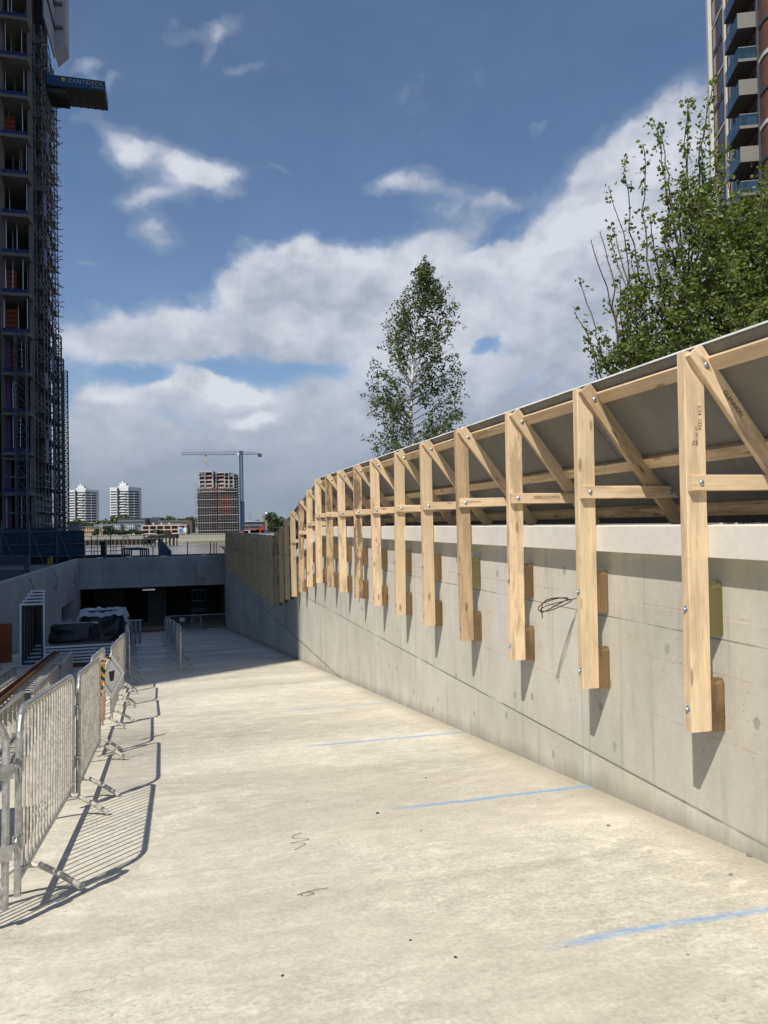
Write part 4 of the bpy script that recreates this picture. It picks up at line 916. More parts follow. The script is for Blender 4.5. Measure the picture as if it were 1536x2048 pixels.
mb = MB(); mb.box(-30, 74.9, -2.6, NS - .35, 75.0, 50); part(mb, 'rear_wall', SLAB)
for k in range(0, 15):
    z = Z00 + FL * k
    mb = MB()
    for a, b, t in ((-12.9, -11.05, T0_ + .03), (-17.3, -13.35, T0_ - .37)):
        mb.box(a, t, z + .003, b, t + .03, z + .30)
    part(mb, 'toe_board', BLUEN)
    for j in range(RT.randint(3, 5)):
        x = -11.2 - 1.75 * RT.random(); y = T0_ + .4 + RT.random() * 3; mb = MB(); mb.tube([(x, y, z), (x + RT.uniform(-.04, .04), y, z + FL - .26)], .035, 6); part(mb, 'prop', ALU)
    mb = MB(); mb.tube([(-13.9, T0_ + .5, z), (-13.9, T0_ + .5, z + FL - .26)], .035, 6); part(mb, 'prop', ALU)
    if k in (6, 5, 4, 3, 10):
        mb = MB(); mb.box(-13.0, T0_ + 2.0, z + .3, -12.2, T0_ + 2.05, z + 2.3); part(mb, 'orange_netting', NETO)
for z0, z1 in ((-2.6, 15.0),):
    mb = MB(); mb.box(-12.98, T0_ + 1.40, z0, -12.62, T0_ + 1.448, z1); part(mb, 'membrane_strip', PURP)
for k in range(5):       # cladding rails at the lowest storeys
    z = -.16 + k * 1.4; mb = MB(); mb.box(-13, T0_ - .15, z, -10.75, T0_ - .03, z + .16); part(mb, 'cladding_rail', TUBE)
mb = MB(); mb.box(NS - .02, 67, -2.6, NS + .004, 74.5, 2.5); part(mb, 'side_cladding', TUBE)
for k in range(16):
    for t in (67.3, 69, 71.4, 73): 
        mb = MB(); z = Z00 + FL * k; mb.box(NS - .02, t, z + .05, NS + .006, t + .9, z + 2.4); part(mb, 'window', BLUEN if RT.random() < .35 else BACK)

# scaffold along its side
r = empty('side_scaffold', W(71, -10.5, -2.6), ANG, 'dense tube scaffold covering the side of the concrete tower', 'scaffold')
org = (-10.5, 71, -2.6)
lifts = [-2.6 + 2.0 * k for k in range(1, 22)]
tubs = [66.9, 68.5, 70.1, 71.7, 73.3, 74.9]
for t in tubs:
    for n_ in (-10.72, -10.2): mb = MB(); mb.tube([(n_, t, -2.6), (n_ + RT.uniform(-.03, .03), t, 41)], .045, 6); part(mb, 'standard', TUBE)
for z in lifts:
    mb = MB(); mb.box(-10.68, 66.6, z - .04, -10.24, 75, z); part(mb, 'deck_board', BRD)
    mb = MB()
    for n_ in (-10.76, -10.155):
        for dz in (0, .55, 1.05): mb.tube([(n_, 66.3 - RT.random() * .4, z + dz), (n_, 75.1 + RT.random() * .4, z + dz)], .04, 5)
    for t in tubs: mb.tube([(-10.9, t + .06, z - .07), (-10.0 + RT.uniform(0, .3), t + .06, z - .07)], .035, 5)
    part(mb, 'ledger', TUBE)
    mb = MB()
    for j in range(2): mb.tube([(-9.85 + RT.uniform(-.1, .25), 74.6, z + RT.uniform(0, 1.8))] + [(-10.7, 74.7, z + 1)], .035, 5)
    mb.tube([(-10.14, 66.9, z), (-10.14, 70.1, z + 2)], .035, 5); mb.tube([(-10.14, 73.3, z), (-10.14, 70.1, z + 2)], .035, 5)
    part(mb, 'brace', TUBE)
    if RT.random() < .75: mb = MB(); a = RT.choice(tubs[:4]); mb.box(-10.14, a, z + .1, -10.12, a + 1.4, z + 1.0 + RT.random()); part(mb, 'blue_sheet', BLUEN)
# safety screens at the top
r = empty('safety_screen', W(71, -10, 41.7), ANG, 'pale sheeted safety screens around the top of the concrete tower', 'safety screen'); org = (-10, 71, 41.7)
SCR = plain('pale_screen', (.36, .36, .37), .7, var=.15, scale=1)
mb = MB(); mb.box(-10.05, 66.9, 41.7, -9.95, 72.6, 58); part(mb, 'screen_panel', SCR)
mb = MB(); mb.loft([[(-9.1, t, 43.4), (-9.1, t, 58), (-10.04, t, 58), (-10.04, t, 42.4)] for t in (72.9, 75.3)]); part(mb, 'screen_panel', SCR)
for z in (44, 46.2, 48.4, 50.6): mb = MB(); mb.box(-9.94, 67.2, z, -9.8, 72.4, z + .12); part(mb, 'screen_rail', TUBE)
for z in (44.5, 46.6, 48.7): mb = MB(); mb.box(-9.9, 72.7, z, -9.3, 72.85, z + .25); part(mb, 'screen_rail', TUBE)
# cantilevered loading deck
r = empty('loading_deck', W(69, -8, 37.4), ANG, 'dark blue cantilevered loading deck with white and yellow lettering high on the tower', 'loading deck')
DKB = plain('dark_blue_steel', (.008, .065, .15), .45, .1, var=.1); DKG = plain('deck_underside', (.02, .03, .03), .6)
mb = MB(); mb.box(-2.9, 0, 0, 2.5, .06, .82); part_o = mb.build('side_panel', DKB, r)
mb = MB(); mb.box(-2.9, 3.0, 0, 2.5, 3.06, .82); mb.build('side_panel', DKB, r)
mb = MB(); mb.box(2.44, .061, 0, 2.5, 2.999, .82); mb.build('gate', DKB, r)
mb = MB(); mb.box(-3.0, .0, -.12, 2.5, 3.06, -.002)
for k in range(9): mb.box(-2.8 + k * .6, .02, -.2, -2.7 + k * .6, 3.0, -.121)
mb.build('deck', DKG, r)
mb = MB(); mb.box(-3.4, .2, -.5, -.6, .4, -.2); mb.box(-3.4, 2.6, -.5, -.6, 2.8, -.2); mb.build('beam', DARK, r)
YEL = plain('sign_yellow', (.55, .42, .04), .5); GRYW = plain('sign_white', (.45, .50, .55), .5)
text_part('lettering', 'CANTI', .46, GRYW, r, (.30, -.004, .50), (math.pi / 2, 0, 0), 1.15); text_part('lettering', 'DECK', .46, YEL, r, (1.68, -.004, .50), (math.pi / 2, 0, 0), 1.15)
text_part('lettering', 'BY CONQUIP', .16, GRYW, r, (1.9, -.004, .18), (math.pi / 2, 0, 0))
mb = MB(); mb.loft([[(-.98, y, .68), (-.82, y, .72), (-.66, y, .68), (-.68, y, .45), (-.82, y, .32), (-.96, y, .45)] for y in (-.012, -.002)]); mb.build('shield_emblem', YEL, r)
# lattice masts
def lattice(r, name, x0, y0, w_, z0, z1, mat_, tr=.035, step=None):
    step = step or w_ * 1.15; mb = MB(); c = [(x0 - w_ / 2, y0 - w_ / 2), (x0 + w_ / 2, y0 - w_ / 2), (x0 + w_ / 2, y0 + w_ / 2), (x0 - w_ / 2, y0 + w_ / 2)]
    for x, y in c: mb.bar((x, y, z0), (x, y, z1), tr * 2, tr * 2, (1, 0, 0))
    k = max(int((z1 - z0) / step), 1)
    for i in range(k):
        za, zb = z0 + (z1 - z0) * i / k, z0 + (z1 - z0) * (i + 1) / k
        for j in range(4):
            a, b = c[j], c[(j + 1) % 4]; mb.tube([(a[0], a[1], zb), (b[0], b[1], zb)], tr * .8, 4); mb.tube([(a[0], a[1], za), (b[0], b[1], zb)], tr * .7, 4); mb.tube([(b[0], b[1], za), (a[0], a[1], zb)], tr * .7, 4)
    return mb.build(name, mat_, r)
for t, n_, w_, top, lab in ((64.2, -11.45, .78, 15.2, 'lattice hoist mast in front of the open bays of the concrete tower'), (76, -10.2, .5, 15.7, 'taller of the two slim dark hoist masts at the tower edge'), (78.6, -10.15, .42, 15.1, 'shorter of the two slim dark hoist masts at the tower edge'), (72.6, -9.95, .55, 17, 'lattice hoist mast against the side scaffold of the concrete tower')):
    r = empty('hoist_mast', W(t, n_, -2.6), ANG, lab, 'hoist mast', 'hoist masts on the concrete tower'); lattice(r, 'mast', 0, 0, w_, 0, top + 2.6, DARK if t > 65 else TUBE, .03)
    mb = MB(); mb.box(-w_, -w_, 0, w_, w_, .25); mb.build('base', DARK, r)
# blue netted fence at its foot
m, n = material('blue_debris_net'); q = n.noise(n.tex('Object'), 2.5, 4, .6); finish(n, n.mix(n.rng(q, .35, .65), (.006, .028, .05, 1), (.02, .07, .115, 1)), .8, alpha=.88); BNET = m
k = 0
for a in range(7):
    n0 = -20 + a * 1.9; r = empty('netted_panel', W(61.8, n0 + .9, -2.6), ANG, 'blue netted screen panel at the tower foot, %s from the picture edge' % ORD[a], 'screen panel', 'blue netted screens at the foot of the tower')
    mb = MB(); mb.box(-.9, 0, .55, .9, .02, 2.5 + .25 * (a % 2)); mb.build('net', BNET, r); mb = MB()
    for x in (-.93, .93): mb.tube([(x, -.04, 0), (x, -.04, 3.3 if a % 3 else 2.8)], .04, 6)
    for z in (.6, 1.5, 2.45): mb.tube([(-.95, -.09, z), (.95, -.09, z)], .035, 5)
    mb.tube([(-.9, -.1, 2.6), (.2, -1.0, 0)], .035, 5); mb.build('tube_frame', TUBE, r)
mb = MB(); mb.box(-8.0, 62.6, -.9, -7.2, 64.5, .45); tag(mb.build('plywood_cabin', plain('weathered_ply', (.24, .24, .22), .8), ramp=True), 'small grey plywood box on the scaffold beside the blue nets', 'box')
mb = MB(); mb.box(-8.05, 62.55, .451, -7.15, 64.55, .5); o = mb.build('lid_sheet', DARK); o.parent = [x for x in bpy.data.objects if x.name.startswith('plywood_cabin')][0]
mb = MB(); mb.box(-14, 63.2, -2.6, -6.95, 64.2, -.9); tag(mb.build('dark_platform', DARK, ramp=True), 'dark solid base platform under the blue nets', 'platform')
for k, px in enumerate((97, 103)):
    p_ = P(px, 1120, 50); mb = MB(); mb.tube([(0, 0, 0), (0, 0, .75 + .1 * k)], .07, 8); mb.box(-.12, -.12, 0, .12, .12, .04); o = mb.build('yellow_post', plain('yellow_paint', (.35, .27, .05), .6), loc=(p_.x, p_.y, -2.6)); tag(o, 'short yellow post on the yard %s' % ('nearer the tower' if k == 0 else 'nearer the portal'), 'post', 'yellow posts in the yard')
BSG = plain('blue_grey_frame', (.10, .13, .17), .5, .3)
# frames stacked on the yard above the side wall
p_ = P(28, 1165, 40); 
for k in range(6):
    mb = frame_bm(3.6 - .16 * k, 1.28 - .17 * k, .07, .09); o = mb.build('metal_frame', BSG, loc=V((p_.x - 1.0 + .01 * k, p_.y + .05 * k, -2.58 + .085 * k)), rotz=.05)
    o.name = 'window_surround'; tag(o, 'wide metal frame on the yard above the side wall, %s of the row' % ORD[k], 'metal frame', 'wide metal frames on the yard')

# ---------------------------------------------------------------- brick apartment tower on the right
m, n = material('dark_red_brick'); c = n.tex('Object'); br_ = n.n('ShaderNodeTexBrick'); x, y, z = n.xyz(c); n.put(br_.inputs['Vector'], n.comb(n.m('ADD', x, y), z, 0)); br_.inputs['Scale'].default_value = 1
br_.inputs['Brick Width'].default_value = .225; br_.inputs['Row Height'].default_value = .075; br_.inputs['Mortar Size'].default_value = .006
br_.inputs['Color1'].default_value = (.115, .036, .022, 1); br_.inputs['Color2'].default_value = (.155, .052, .032, 1); br_.inputs['Mortar'].default_value = (.16, .12, .10, 1)
q = n.noise(c, .9, 5, .6); f = n.rng(q, .3, .7, .8, 1.15); finish(n, n.mix(1, br_.outputs[0], n.comb(f, f, f), 'MULTIPLY'), .85); BRICK = m
WHT = plain('white_stone_band', (.55, .54, .51), .7, var=.06); DBAND = plain('dark_grey_band', (.06, .065, .075), .5); GREYP = plain('grey_balcony_panel', (.19, .182, .155), .5, var=.04)
m, n = material('blue_balcony_glass'); finish(n, (.03, .065, .095, 1), .06, alpha=.66, spec=.7); GLS = m
m, n = material('clear_balcony_glass'); finish(n, (.03, .07, .10, 1), .05, alpha=.42, spec=.9); GLC = m
SOFF = plain('balcony_soffit', (.07, .065, .06), .8); WIN = plain('window_glass', (.03, .045, .06), .08, 0, var=.1, spec=.9)
r = empty('apartment_tower', V((34.95, 70, -2)), -math.radians(8.9), 'dark red brick apartment tower with stacked glass and grey balconies behind the maple', 'building')
RH = 3.1; z_ref = None
zt = (1030.5 - 56) * 70 / F + 2.8      # underside of the uppermost grey balcony seen, above the base
k0 = int(zt // RH); zo_ = zt - k0 * RH
mb = MB(); mb.box(0, 0, 0, 14, 15, 66); mb.build('wall', BRICK, r)
# rounded bay
path = [(.12, .5), (.12, -1.0)] + [(.12 + 1.9 * (1 - math.cos(a)), -1.0 - 1.9 * math.sin(a)) for a in [math.pi / 2 * k / 7 for k in range(1, 8)]] + [(14, -3.3), (14, .5)]
def prism(z0, z1, grow=0):
    c_ = V((7, -1)); ring = []
    for x, y in path: ring.append((x - (grow if x < 2.3 else 0), y - (grow if y < -1.01 else 0)))
    return [[(x, y, z) for x, y in ring[::-1]] for z in (z0, z1)]
mb = MB(); mb.loft(prism(0, 66)); mb.build('rounded_bay', BRICK, r)
for k in range(0, 21):
    z = zo_ + RH * k; white = (k - k0) % 2 == 1; mt = WHT if white else DBAND
    mb = MB(); mb.loft(prism(z - .45, z - .12 + (.05 if white else 0), .07)); mb.build('band', mt, r)
    mb = MB(); mb.box(-.06, 4.0, z - .42, -.002, 15.0, z - .12); mb.build('band', mt, r)
    # windows on the side face
    for y0, y1 in ((4.7, 5.9), (7.6, 8.9), (11.2, 12.2), (13.2, 14.4)):
        fr = MB(); fr.box(-.03, y0, z + .1, -.001, y1, z + 2.5); o = fr.build('window', DBAND, r); g = MB(); g.box(-.036, y0 + .07, z + .17, -.031, y1 - .07, z + 2.43); g.build('pane', WIN, o)
    for y0 in (6.3, 9.8) if k % 4 < 2 else (6.9,):
        mb = MB(); mb.box(-.065, y0, z - .12, -.003, y0 + .45, z + RH - .42); mb.build('white_pier', WHT, r)
    # glazed door behind the balcony and window in the rounded bay
    mb = MB(); mb.box(-.03, .3, z + .05, -.001, 3.9, z + 2.45); mb.build('balcony_door', WIN, r)
    mb = MB(); mb.box(4.2, -3.05, z + .3, 6.2, -2.93, z + 2.3); mb.build('window', WIN, r)
    if z > 4:
        b = empty('balcony', (0, 0, z)); b.parent = r
        mb = MB(); mb.box(-1.65, 0, 0, -.07, 4.2, .22); mb.build('slab', SOFF, b)
        mb = MB(); mb.box(-1.68, -.02, .0, -.07, -.001, .26); mb.build('fascia', GREYP, b)
        if white: mb = MB(); mb.box(-1.66, 0, .27, -.08, .02, 1.3); mb.build('front_glass', GLC, b); mb = MB(); mb.box(-1.68, -.01, 1.3, -.07, .03, 1.34); mb.build('rail', ALU, b)
        else: mb = MB(); mb.box(-1.68, -.02, .261, -.07, .03, 1.42); mb.build('front_panel', GREYP, b)
        mb = MB(); mb.box(-1.672, .04, -.02, -1.652, 4.2, 1.34); mb.build('side_glass', GLS, b)
mb = MB(); mb.box(-.45, 14.55, 0, -.07, 15.3, 66); mb.build('white_corner', WHT, r)
mb = MB(); mb.box(.06, -.5, 0, .119, -.06, 66); mb.build('recess_shade_strip', WIN, r); mb = MB(); mb.box(-.03, -.05, 0, .119, -.001, 66); mb.build('recess_shade_strip', DBAND, r)  # flat dark strips: the shade of the recess beside the balconies, put into colour
mb = MB(); mb.box(-.28, 9.2, 0, -.07, 9.7, 66); mb.build('white_pier', WHT, r); mb = MB(); mb.box(-.28, 4.35, 0, -.07, 4.62, 66); mb.build('white_pier', WHT, r)
# ---------------------------------------------------------------- the far bank of the river
def FX(px, Y): return ray(px, 1050).x / ray(px, 1050).y * Y
def FZZ(px, py, Y): q = ray(px, py); return q.z / q.y * Y
WH = plain('white_render', (.62, .62, .61), .8, var=.05, scale=.05); DW = plain('dark_windows', (.055, .06, .07), .3, var=.3, scale=.4)
def white_tower(px0, px1, pytop, Y, lab):
    x0, x1 = FX(px0, Y), FX(px1, Y); w_ = x1 - x0; zt = FZZ((px0 + px1) / 2, pytop, Y); zb = -4.9; h = zt - zb
    r = empty('tower_block', (x0, Y, zb), 0, lab, 'tower block', 'white tower blocks across the river')
    a, b = .30 * w_, .73 * w_; FH = 2.9; nf = int((h - 5) / FH)
    mb = MB(); mb.box(0, 0, 0, a, 22, h - 3); mb.build('wall', WH, r); mb = MB(); mb.box(a + .001, 2.2, 0, b, 22, h - 1.2); mb.build('wall', WH, r)
    mb = MB(); mb.loft([[(b, -.5, z), (w_, 15, z), (w_, 22, z), (b + .01, 22, z)] for z in (0, h - 3)]); mb.build('wall', WH, r)
    mb = MB(); mb.box(a + 1, 4, h - 1.2, a + 8, 12, h + 2); mb.box(a + 3, 5, h + 2, a + 5, 9, h + 4); mb.build('plant_room', WH, r)
    mb = MB(); mb.box(a - .6, -.02, 0, a + .9, 2.4, h - 4); mb.build('recess_shade', DW, r)  # solid dark box, its colour stands in for the shade between the wings
    for k in range(nf):
        z = 1.2 + k * FH
        mb = MB(); mb.box(.8, -.12, z, a - 1.0, -.001, z + 1.35); mb.build('window_band', DW, r)
        mb = MB(); mb.box(a + 1.1, 2.05, z, b - .4, 2.19, z + 1.6); mb.build('window_band', DW, r)
        mb = MB(); s_ = 1.5 if k % 2 else 0
        mb.box(a + 1.6 + s_, .6, z - 1.15, a + 7.5 + s_, 2.0, z + .1); mb.build('balcony', WH, r)
        d_ = V((w_ - b, 15.5, 0)).normalized(); nrm = V((d_.y, -d_.x, 0)); p0 = V((b, -.5, 0)) + d_ * 1.0; p1 = V((w_, 15, 0)) - d_ * .6
        mb = MB(); mb.loft([[tuple(p + nrm * q + V((0, 0, zz))) for q, zz in ((.02, z - .2), (.15, z - .2), (.15, z + 1.5), (.02, z + 1.5))] for p in (p0, p1)]); mb.build('window_band', DW, r)
        mb = MB(); mb.loft([[tuple(p + nrm * q + V((0, 0, zz))) for q, zz in ((.16, z - 1.2), (1.5, z - 1.2), (1.5, z - .35), (.16, z - .35))] for p in (p0 + d_ * 7, p1)]); mb.build('balcony', WH, r)
    return r
white_tower(137, 184, 974, 860, 'white tower block nearer the concrete tower, across the river')
white_tower(220.5, 271, 969, 850, 'white tower block with a full skyline outline, nearer the scaffolded tower')

# scaffolded tower and crane
Y = 600; S_ = Y / F
BRKR = plain('new_red_brick', (.36, .09, .055), .85, var=.25, scale=.3); STUB = plain('scaffold_grey', (.26, .24, .23), .6, .2, var=.25); INN = plain('shell_interior', (.10, .085, .08), .9, var=.5, scale=.3)
PINK = plain('pink_insulation', (.42, .22, .20), .8, var=.3, scale=.4)
ox = FX(435, Y); zb = -4.9
r = empty('scaffolded_tower', (ox, Y, zb), 0, 'brick and concrete tower wrapped in scaffold across the river, bare frame on top', 'building')
def bx(mb, x0, y0, z0, x1, y1, z1): mb.box(FX(x0, Y) - ox, y0, z0, FX(x1, Y) - ox, y1, z1)
def zz(py): return FZZ(435, py, Y) - zb
mb = MB(); bx(mb, 401, 3, 0, 468, 20, zz(947)); mb.build('core', INN, r)
mb = MB(); bx(mb, 394, 1.6, 0, 424, 20, zz(975)); mb.build('side_wing', plain('window_wall', (.20, .18, .17), .8, var=.4, scale=.2), r)
mb = MB(); bx(mb, 440, -.45, zz(1028), 466.5, 2.9, zz(992)); mb.build('brick_panel', BRKR, r)
mb = MB(); bx(mb, 424.5, 1.0, 0, 436, 2.9, zz(975)); mb.build('hoist_bay', plain('dark_red_netting', (.16, .055, .05), .8, var=.4, scale=.3), r)
for k in range(15):
    z = zz(1062) + 3.05 * k + 3; 
    if z > zz(950): break
    mb = MB(); bx(mb, 399.5, -.2, z - .28, 428.4 if z > zz(970) else 424, 2.98, z + .28); bx(mb, 433.5 if z > zz(970) else 437, -.2, z - .28, 469, 2.98, z + .28); mb.build('floor_slab', TIP, r)
    for px in range(396, 424, 4):
        if z < zz(980): mb = MB(); bx(mb, px, 1.5, z + .5, px + 2.2, 1.59, z + 2.4); mb.build('window', DW, r)
    for px in range(440, 468, 4):
        if z < zz(1030): mb = MB(); bx(mb, px, 1.5, z + .5, px + 2.2, 2.99, z + 2.4); mb.build('window', DW, r)
    if z > zz(985):
        mb = MB(); bx(mb, 403, .6, z + .29, 427, 1.0, z + 1.1); bx(mb, 436, .6, z + .29, 450, 1.0, z + 1.1); mb.build('edge_guard', PINK, r)
for px in (400, 411.5, 426.5, 433.8, 450.5, 459, 468):
    top = zz(943) if px < 430 else zz(946 if px < 461 else 951); mb = MB(); bx(mb, px - .9, -.6, zz(975), px + .9, 2.97, top); mb.build('column', TIP, r)
mb = MB(); bx(mb, 399, -.6, zz(943.5) - .3, 427.6, 20, zz(942)); bx(mb, 433, -.6, zz(946.5), 460, 20, zz(945)); bx(mb, 460.2, .5, zz(951), 469, 20, zz(949.5)); mb.build('roof_slab', TIP, r)
r = empty('tower_scaffold', (ox, Y - 2, zb), 0, 'grey scaffold lifts around the lower part of the scaffolded tower', 'scaffold')
RS = random.Random(5)
for px in [392.5 + 4.6 * k for k in range(19)]:
    mb = MB()
    for y in (0.0, 1.3): a = FX(px, Y) - ox; mb.bar((a, y, 0), (a + RS.uniform(-.2, .2), y, zz(971 - RS.random() * 9)), .13, .13, (1, 0, 0))
    mb.build('standard', STUB, r)
for k in range(23):
    z = 2 + k * 2.0; mb = MB(); big_ = k % 3 == 0
    if z > zz(974): break
    bx(mb, 391.8 + RS.uniform(-.5, .5), -.2, z, 437, 1.5, z + (.30 if big_ else .14)); bx(mb, 438.5, -.2, z, 476 + RS.uniform(-1, 2), 1.5, z + (.30 if big_ else .14)); mb.build('lift', TIP if big_ else STUB, r)
for k in range(20):      # the return side, stepped back
    z = 2 + k * 2.15; mb = MB(); bx(mb, 468, 2, z, 477.5 - .35 * max(k - 12, 0) + RS.uniform(-.6, .8), 16, z + .3); mb.build('return_lift', STUB, r)
for px in (470, 473, 476): mb = MB(); a = FX(px, Y) - ox; mb.bar((a, 3, 0), (a, 3, zz(990)), .3, .3, (1, 0, 0)); mb.bar((a, 12, 0), (a, 12, zz(990)), .3, .3, (1, 0, 0)); mb.build('standard', STUB, r)
mb = MB(); bx(mb, 388.5, 0, zz(994), 396, 2, zz(992.5)); mb.build('loading_bay', STUB, r)
mb = MB(); bx(mb, 478, 4, 0, 483, 14, zz(1003)); tag(mb.build('hoist_tower', plain('dark_blue_grey', (.05, .065, .09), .7, var=.3, scale=.5), loc=(ox, Y, zb)), 'dark narrow hoist tower between the scaffolded tower and the crane', 'hoist tower')
# crane
CB = plain('crane_blue', (.045, .075, .14), .5, .1, var=.2)
cx = FX(484, Y - 12); r = empty('tower_crane', (cx, Y - 12, zb), 0, 'blue tower crane with a long level jib beside the scaffolded tower', 'crane')
ztop = FZZ(484, 910, Y - 12) - zb; lattice(r, 'mast', 0, 0, 2.3, 0, ztop, CB, .17, 2.6)
S2 = (Y - 12) / F
def jib(name, xa, xb, z0, z1a, z1b, step, tr):
    mb = MB(); k = max(int(abs(xb - xa) / step), 1)
    for y in (-.8, .8): mb.bar((xa, y, z0), (xb, y, z0), tr * 2, tr * 2)
    mb.bar((xa, 0, z1a), (xb, 0, z1b), tr * 2, tr * 2)
    for i in range(k):
        p, q = xa + (xb - xa) * i / k, xa + (xb - xa) * (i + 1) / k; zm = z1a + (z1b - z1a) * (i + .5) / k
        for y in (-.8, .8): mb.tube([(p, y, z0), ((p + q) / 2, 0, zm)], tr * .8, 4); mb.tube([((p + q) / 2, 0, zm), (q, y, z0)], tr * .8, 4)
        mb.tube([(q, -.8, z0), (q, .8, z0)], tr * .7, 4)
    return mb.build(name, CB, r)
j = jib('jib', -121 * S2, -1.2, ztop + .2, ztop + 2.0, ztop + 2.6, 3.0, .13); j.rotation_euler = (0, math.radians(.9), 0)
j = jib('counter_jib', 1.2, 41 * S2, ztop + .4, ztop + 2.6, ztop + .9, 2.6, .13)
mb = MB(); mb.box(-1.3, -1.2, ztop, 1.3, 1.2, ztop + 3.1); mb.build('slewing_unit', CB, r)
mb = MB(); mb.box(-2.6, -2.2, ztop - .4, -.9, -1.25, ztop + 1.7); mb.build('cab', plain('cab_white', (.5, .52, .55), .5), r)
mb = MB(); mb.box(34 * S2, -1.2, ztop - 1.6, 41 * S2, 1.2, ztop + .35); mb.build('counterweight', DARK, r)
hx = -71 * S2; mb = MB(); mb.box(hx - .9, -.6, ztop - .5, hx + .9, .6, ztop + .25); mb.build('trolley', plain('trolley_orange', (.35, .16, .10), .6), r)
mb = MB(); mb.tube([(hx + .3, 0, ztop - .4), (hx + .3, 0, ztop - 10.8)], .07, 4); mb.build('hoist_rope', DARK, r)
mb = MB(); mb.box(hx - .7, -.4, ztop - 3.4, hx + 1.0, .4, ztop - 2.2); mb.bar((hx + .3, 0, ztop - 3.4), (hx + .3, 0, ztop - 4.6), .35, .35, (1, 0, 0)); mb.build('hook_block', plain('hook_yellow', (.45, .36, .14), .6), r)

# low buildings: (px0, px1, py_top, py_bottom, Y, depth)
YB_ = plain('yellow_brick', (.34, .235, .13), .85, var=.15, scale=.1); GRR = plain('grey_metal_roof', (.15, .17, .19), .5, var=.12, scale=.1); DGR = plain('dark_grey_cladding', (.045, .055, .065), .7, var=.2, scale=.1)
LG = plain('light_grey_panel', (.38, .42, .46), .6, var=.1)
def block(name, px0, px1, pt, Y, depth, mat_, lab, cat='building', rows=None, wmat=None, extra=None, zb=-4.9, roof=None):
    x0, x1 = FX(px0, Y), FX(px1, Y); zt = FZZ((px0 + px1) / 2, pt, Y); r = empty(name, (x0, Y, zb), 0, lab, cat); h = zt - zb; w_ = x1 - x0
    mb = MB(); mb.box(0, 0, 0, w_, depth, h); mb.build('wall', mat_, r)
    if roof: mb = MB(); mb.box(-.3, -.3, h + .003, w_ + .3, depth + .3, h + .6); mb.build('roof', roof, r)
    if rows:
        nx, zs, ww, wh = rows
        for i in range(nx):
            for z in zs:
                x = (i + .5) * w_ / nx; mb = MB(); mb.box(x - ww / 2, -.08, z, x + ww / 2, -.001, z + wh); mb.build('window', wmat or DW, r)
    return r, w_, h
block('terrace_house', 163, 205, 1054, 600, 12, YB_, 'yellow brick terrace beside the foot of the concrete tower, across the river', rows=(9, (1.5, 4.6), 1.2, 1.8), roof=GRR)
block('terrace_house', 236, 262, 1053, 590, 12, YB_, 'yellow brick terrace half hidden by bushes left of the pink frame building', rows=(6, (1.5, 4.6), 1.2, 1.8), roof=GRR); bpy.data.objects
block('apartment_block', 188, 260, 1048.5, 640, 14, GRR, 'long low grey apartment block behind the yellow brick terraces', rows=(18, (4.5,), 2.0, 1.6))
for a in (223, 252):
    block('townhouse', a, a + 17, 1047.5, 585, 8, LG, 'pale grey townhouse front %s' % ('in the middle of the terraces' if a == 223 else 'next to the yellow brick terrace end'), rows=(4, (1, 4, 6.8), .9, 2.0))
block('apartment_block', 236, 290, 1037, 680, 14, GRR, 'grey stepped apartment block under the taller white tower', rows=(12, (6, 9.3, 12.0), 2.2, 1.6))
block('apartment_block', 287, 321, 1035.5, 690, 14, DGR, 'dark grey block standing above the pink concrete frame building')
block('apartment_block', 316, 374, 1041, 670, 14, GRR, 'low grey block behind the blue and white silos', rows=(14, (5.5, 8.8), 2.0, 1.5))
block('apartment_block', 362, 384, 1041, 640, 12, plain('dark_brown_block', (.09, .07, .055), .8), 'small dark brown block beside the scaffolded tower')
# pink concrete two-storey frame
Y = 540; x0, x1 = FX(283, Y), FX(372, Y); r = empty('frame_building', (x0, Y, -4.9), 0, 'two storey pinkish concrete frame building on the far bank', 'building'); w_ = x1 - x0
h = FZZ(330, 1049.5, Y) + 4.9; PC = plain('pinkish_concrete', (.46, .37, .32), .85, var=.1, scale=.1)
mb = MB(); mb.box(.4, 2.5, 0, w_ - .4, 12, h - .5); mb.build('inner_wall', plain('brown_infill', (.15, .075, .05), .85, var=.5, scale=.3), r)
for z in (h - .8, h * .45, .4): mb = MB(); mb.box(-.5, 0, z, w_ + .5, 2.45, z + .75); mb.build('floor_slab', PC, r)
for k in range(7): x = k * (w_ - .7) / 6; mb = MB(); mb.box(x, -.05, .0, x + .7, .6, h - .81); mb.build('column', PC, r)
for x in (w_ * .22, w_ * .4, w_ * .58): mb = MB(); mb.box(x, 3, h - .05, x + 1.2, 4.4, h + 1.5); mb.build('chimney', PC, r)
# silos
for k, (px, col_) in enumerate(((361.5, (.03, .17, .42)), (371, (.60, .62, .58)))):
    Y = 520; x = FX(px, Y); h = FZZ(px, 1056, Y) + 4.9; r = empty('cement_silo', (x, Y, -4.9), 0, ('blue striped cement silo' if k == 0 else 'cream white cement silo') + ' on the far bank', 'silo')
    mb = MB(); mb.tube([(0, 0, 1.2), (0, 0, h)], 1.45, 14); mb.build('drum', plain('silo_white_%d' % k, (.62, .64, .64), .5), r, smooth=False)
    mb = MB(); mb.box(-.7, -1.62, 1.6, .9, -1.30, h - .4); mb.build('stripe', plain('silo_mark_%d' % k, col_, .5), r)
    mb = MB(); mb.tube([(0, 0, h), (0, 0, h + .8)], [1.45, .5], 14); mb.build('cap', ALU, r)
    mb = MB(); [mb.box(sx - .1, sy - .1, 0, sx + .1, sy + .1, 1.3) for sx in (-1, 1) for sy in (-1, 1)]; mb.build('stand', DARK, r)
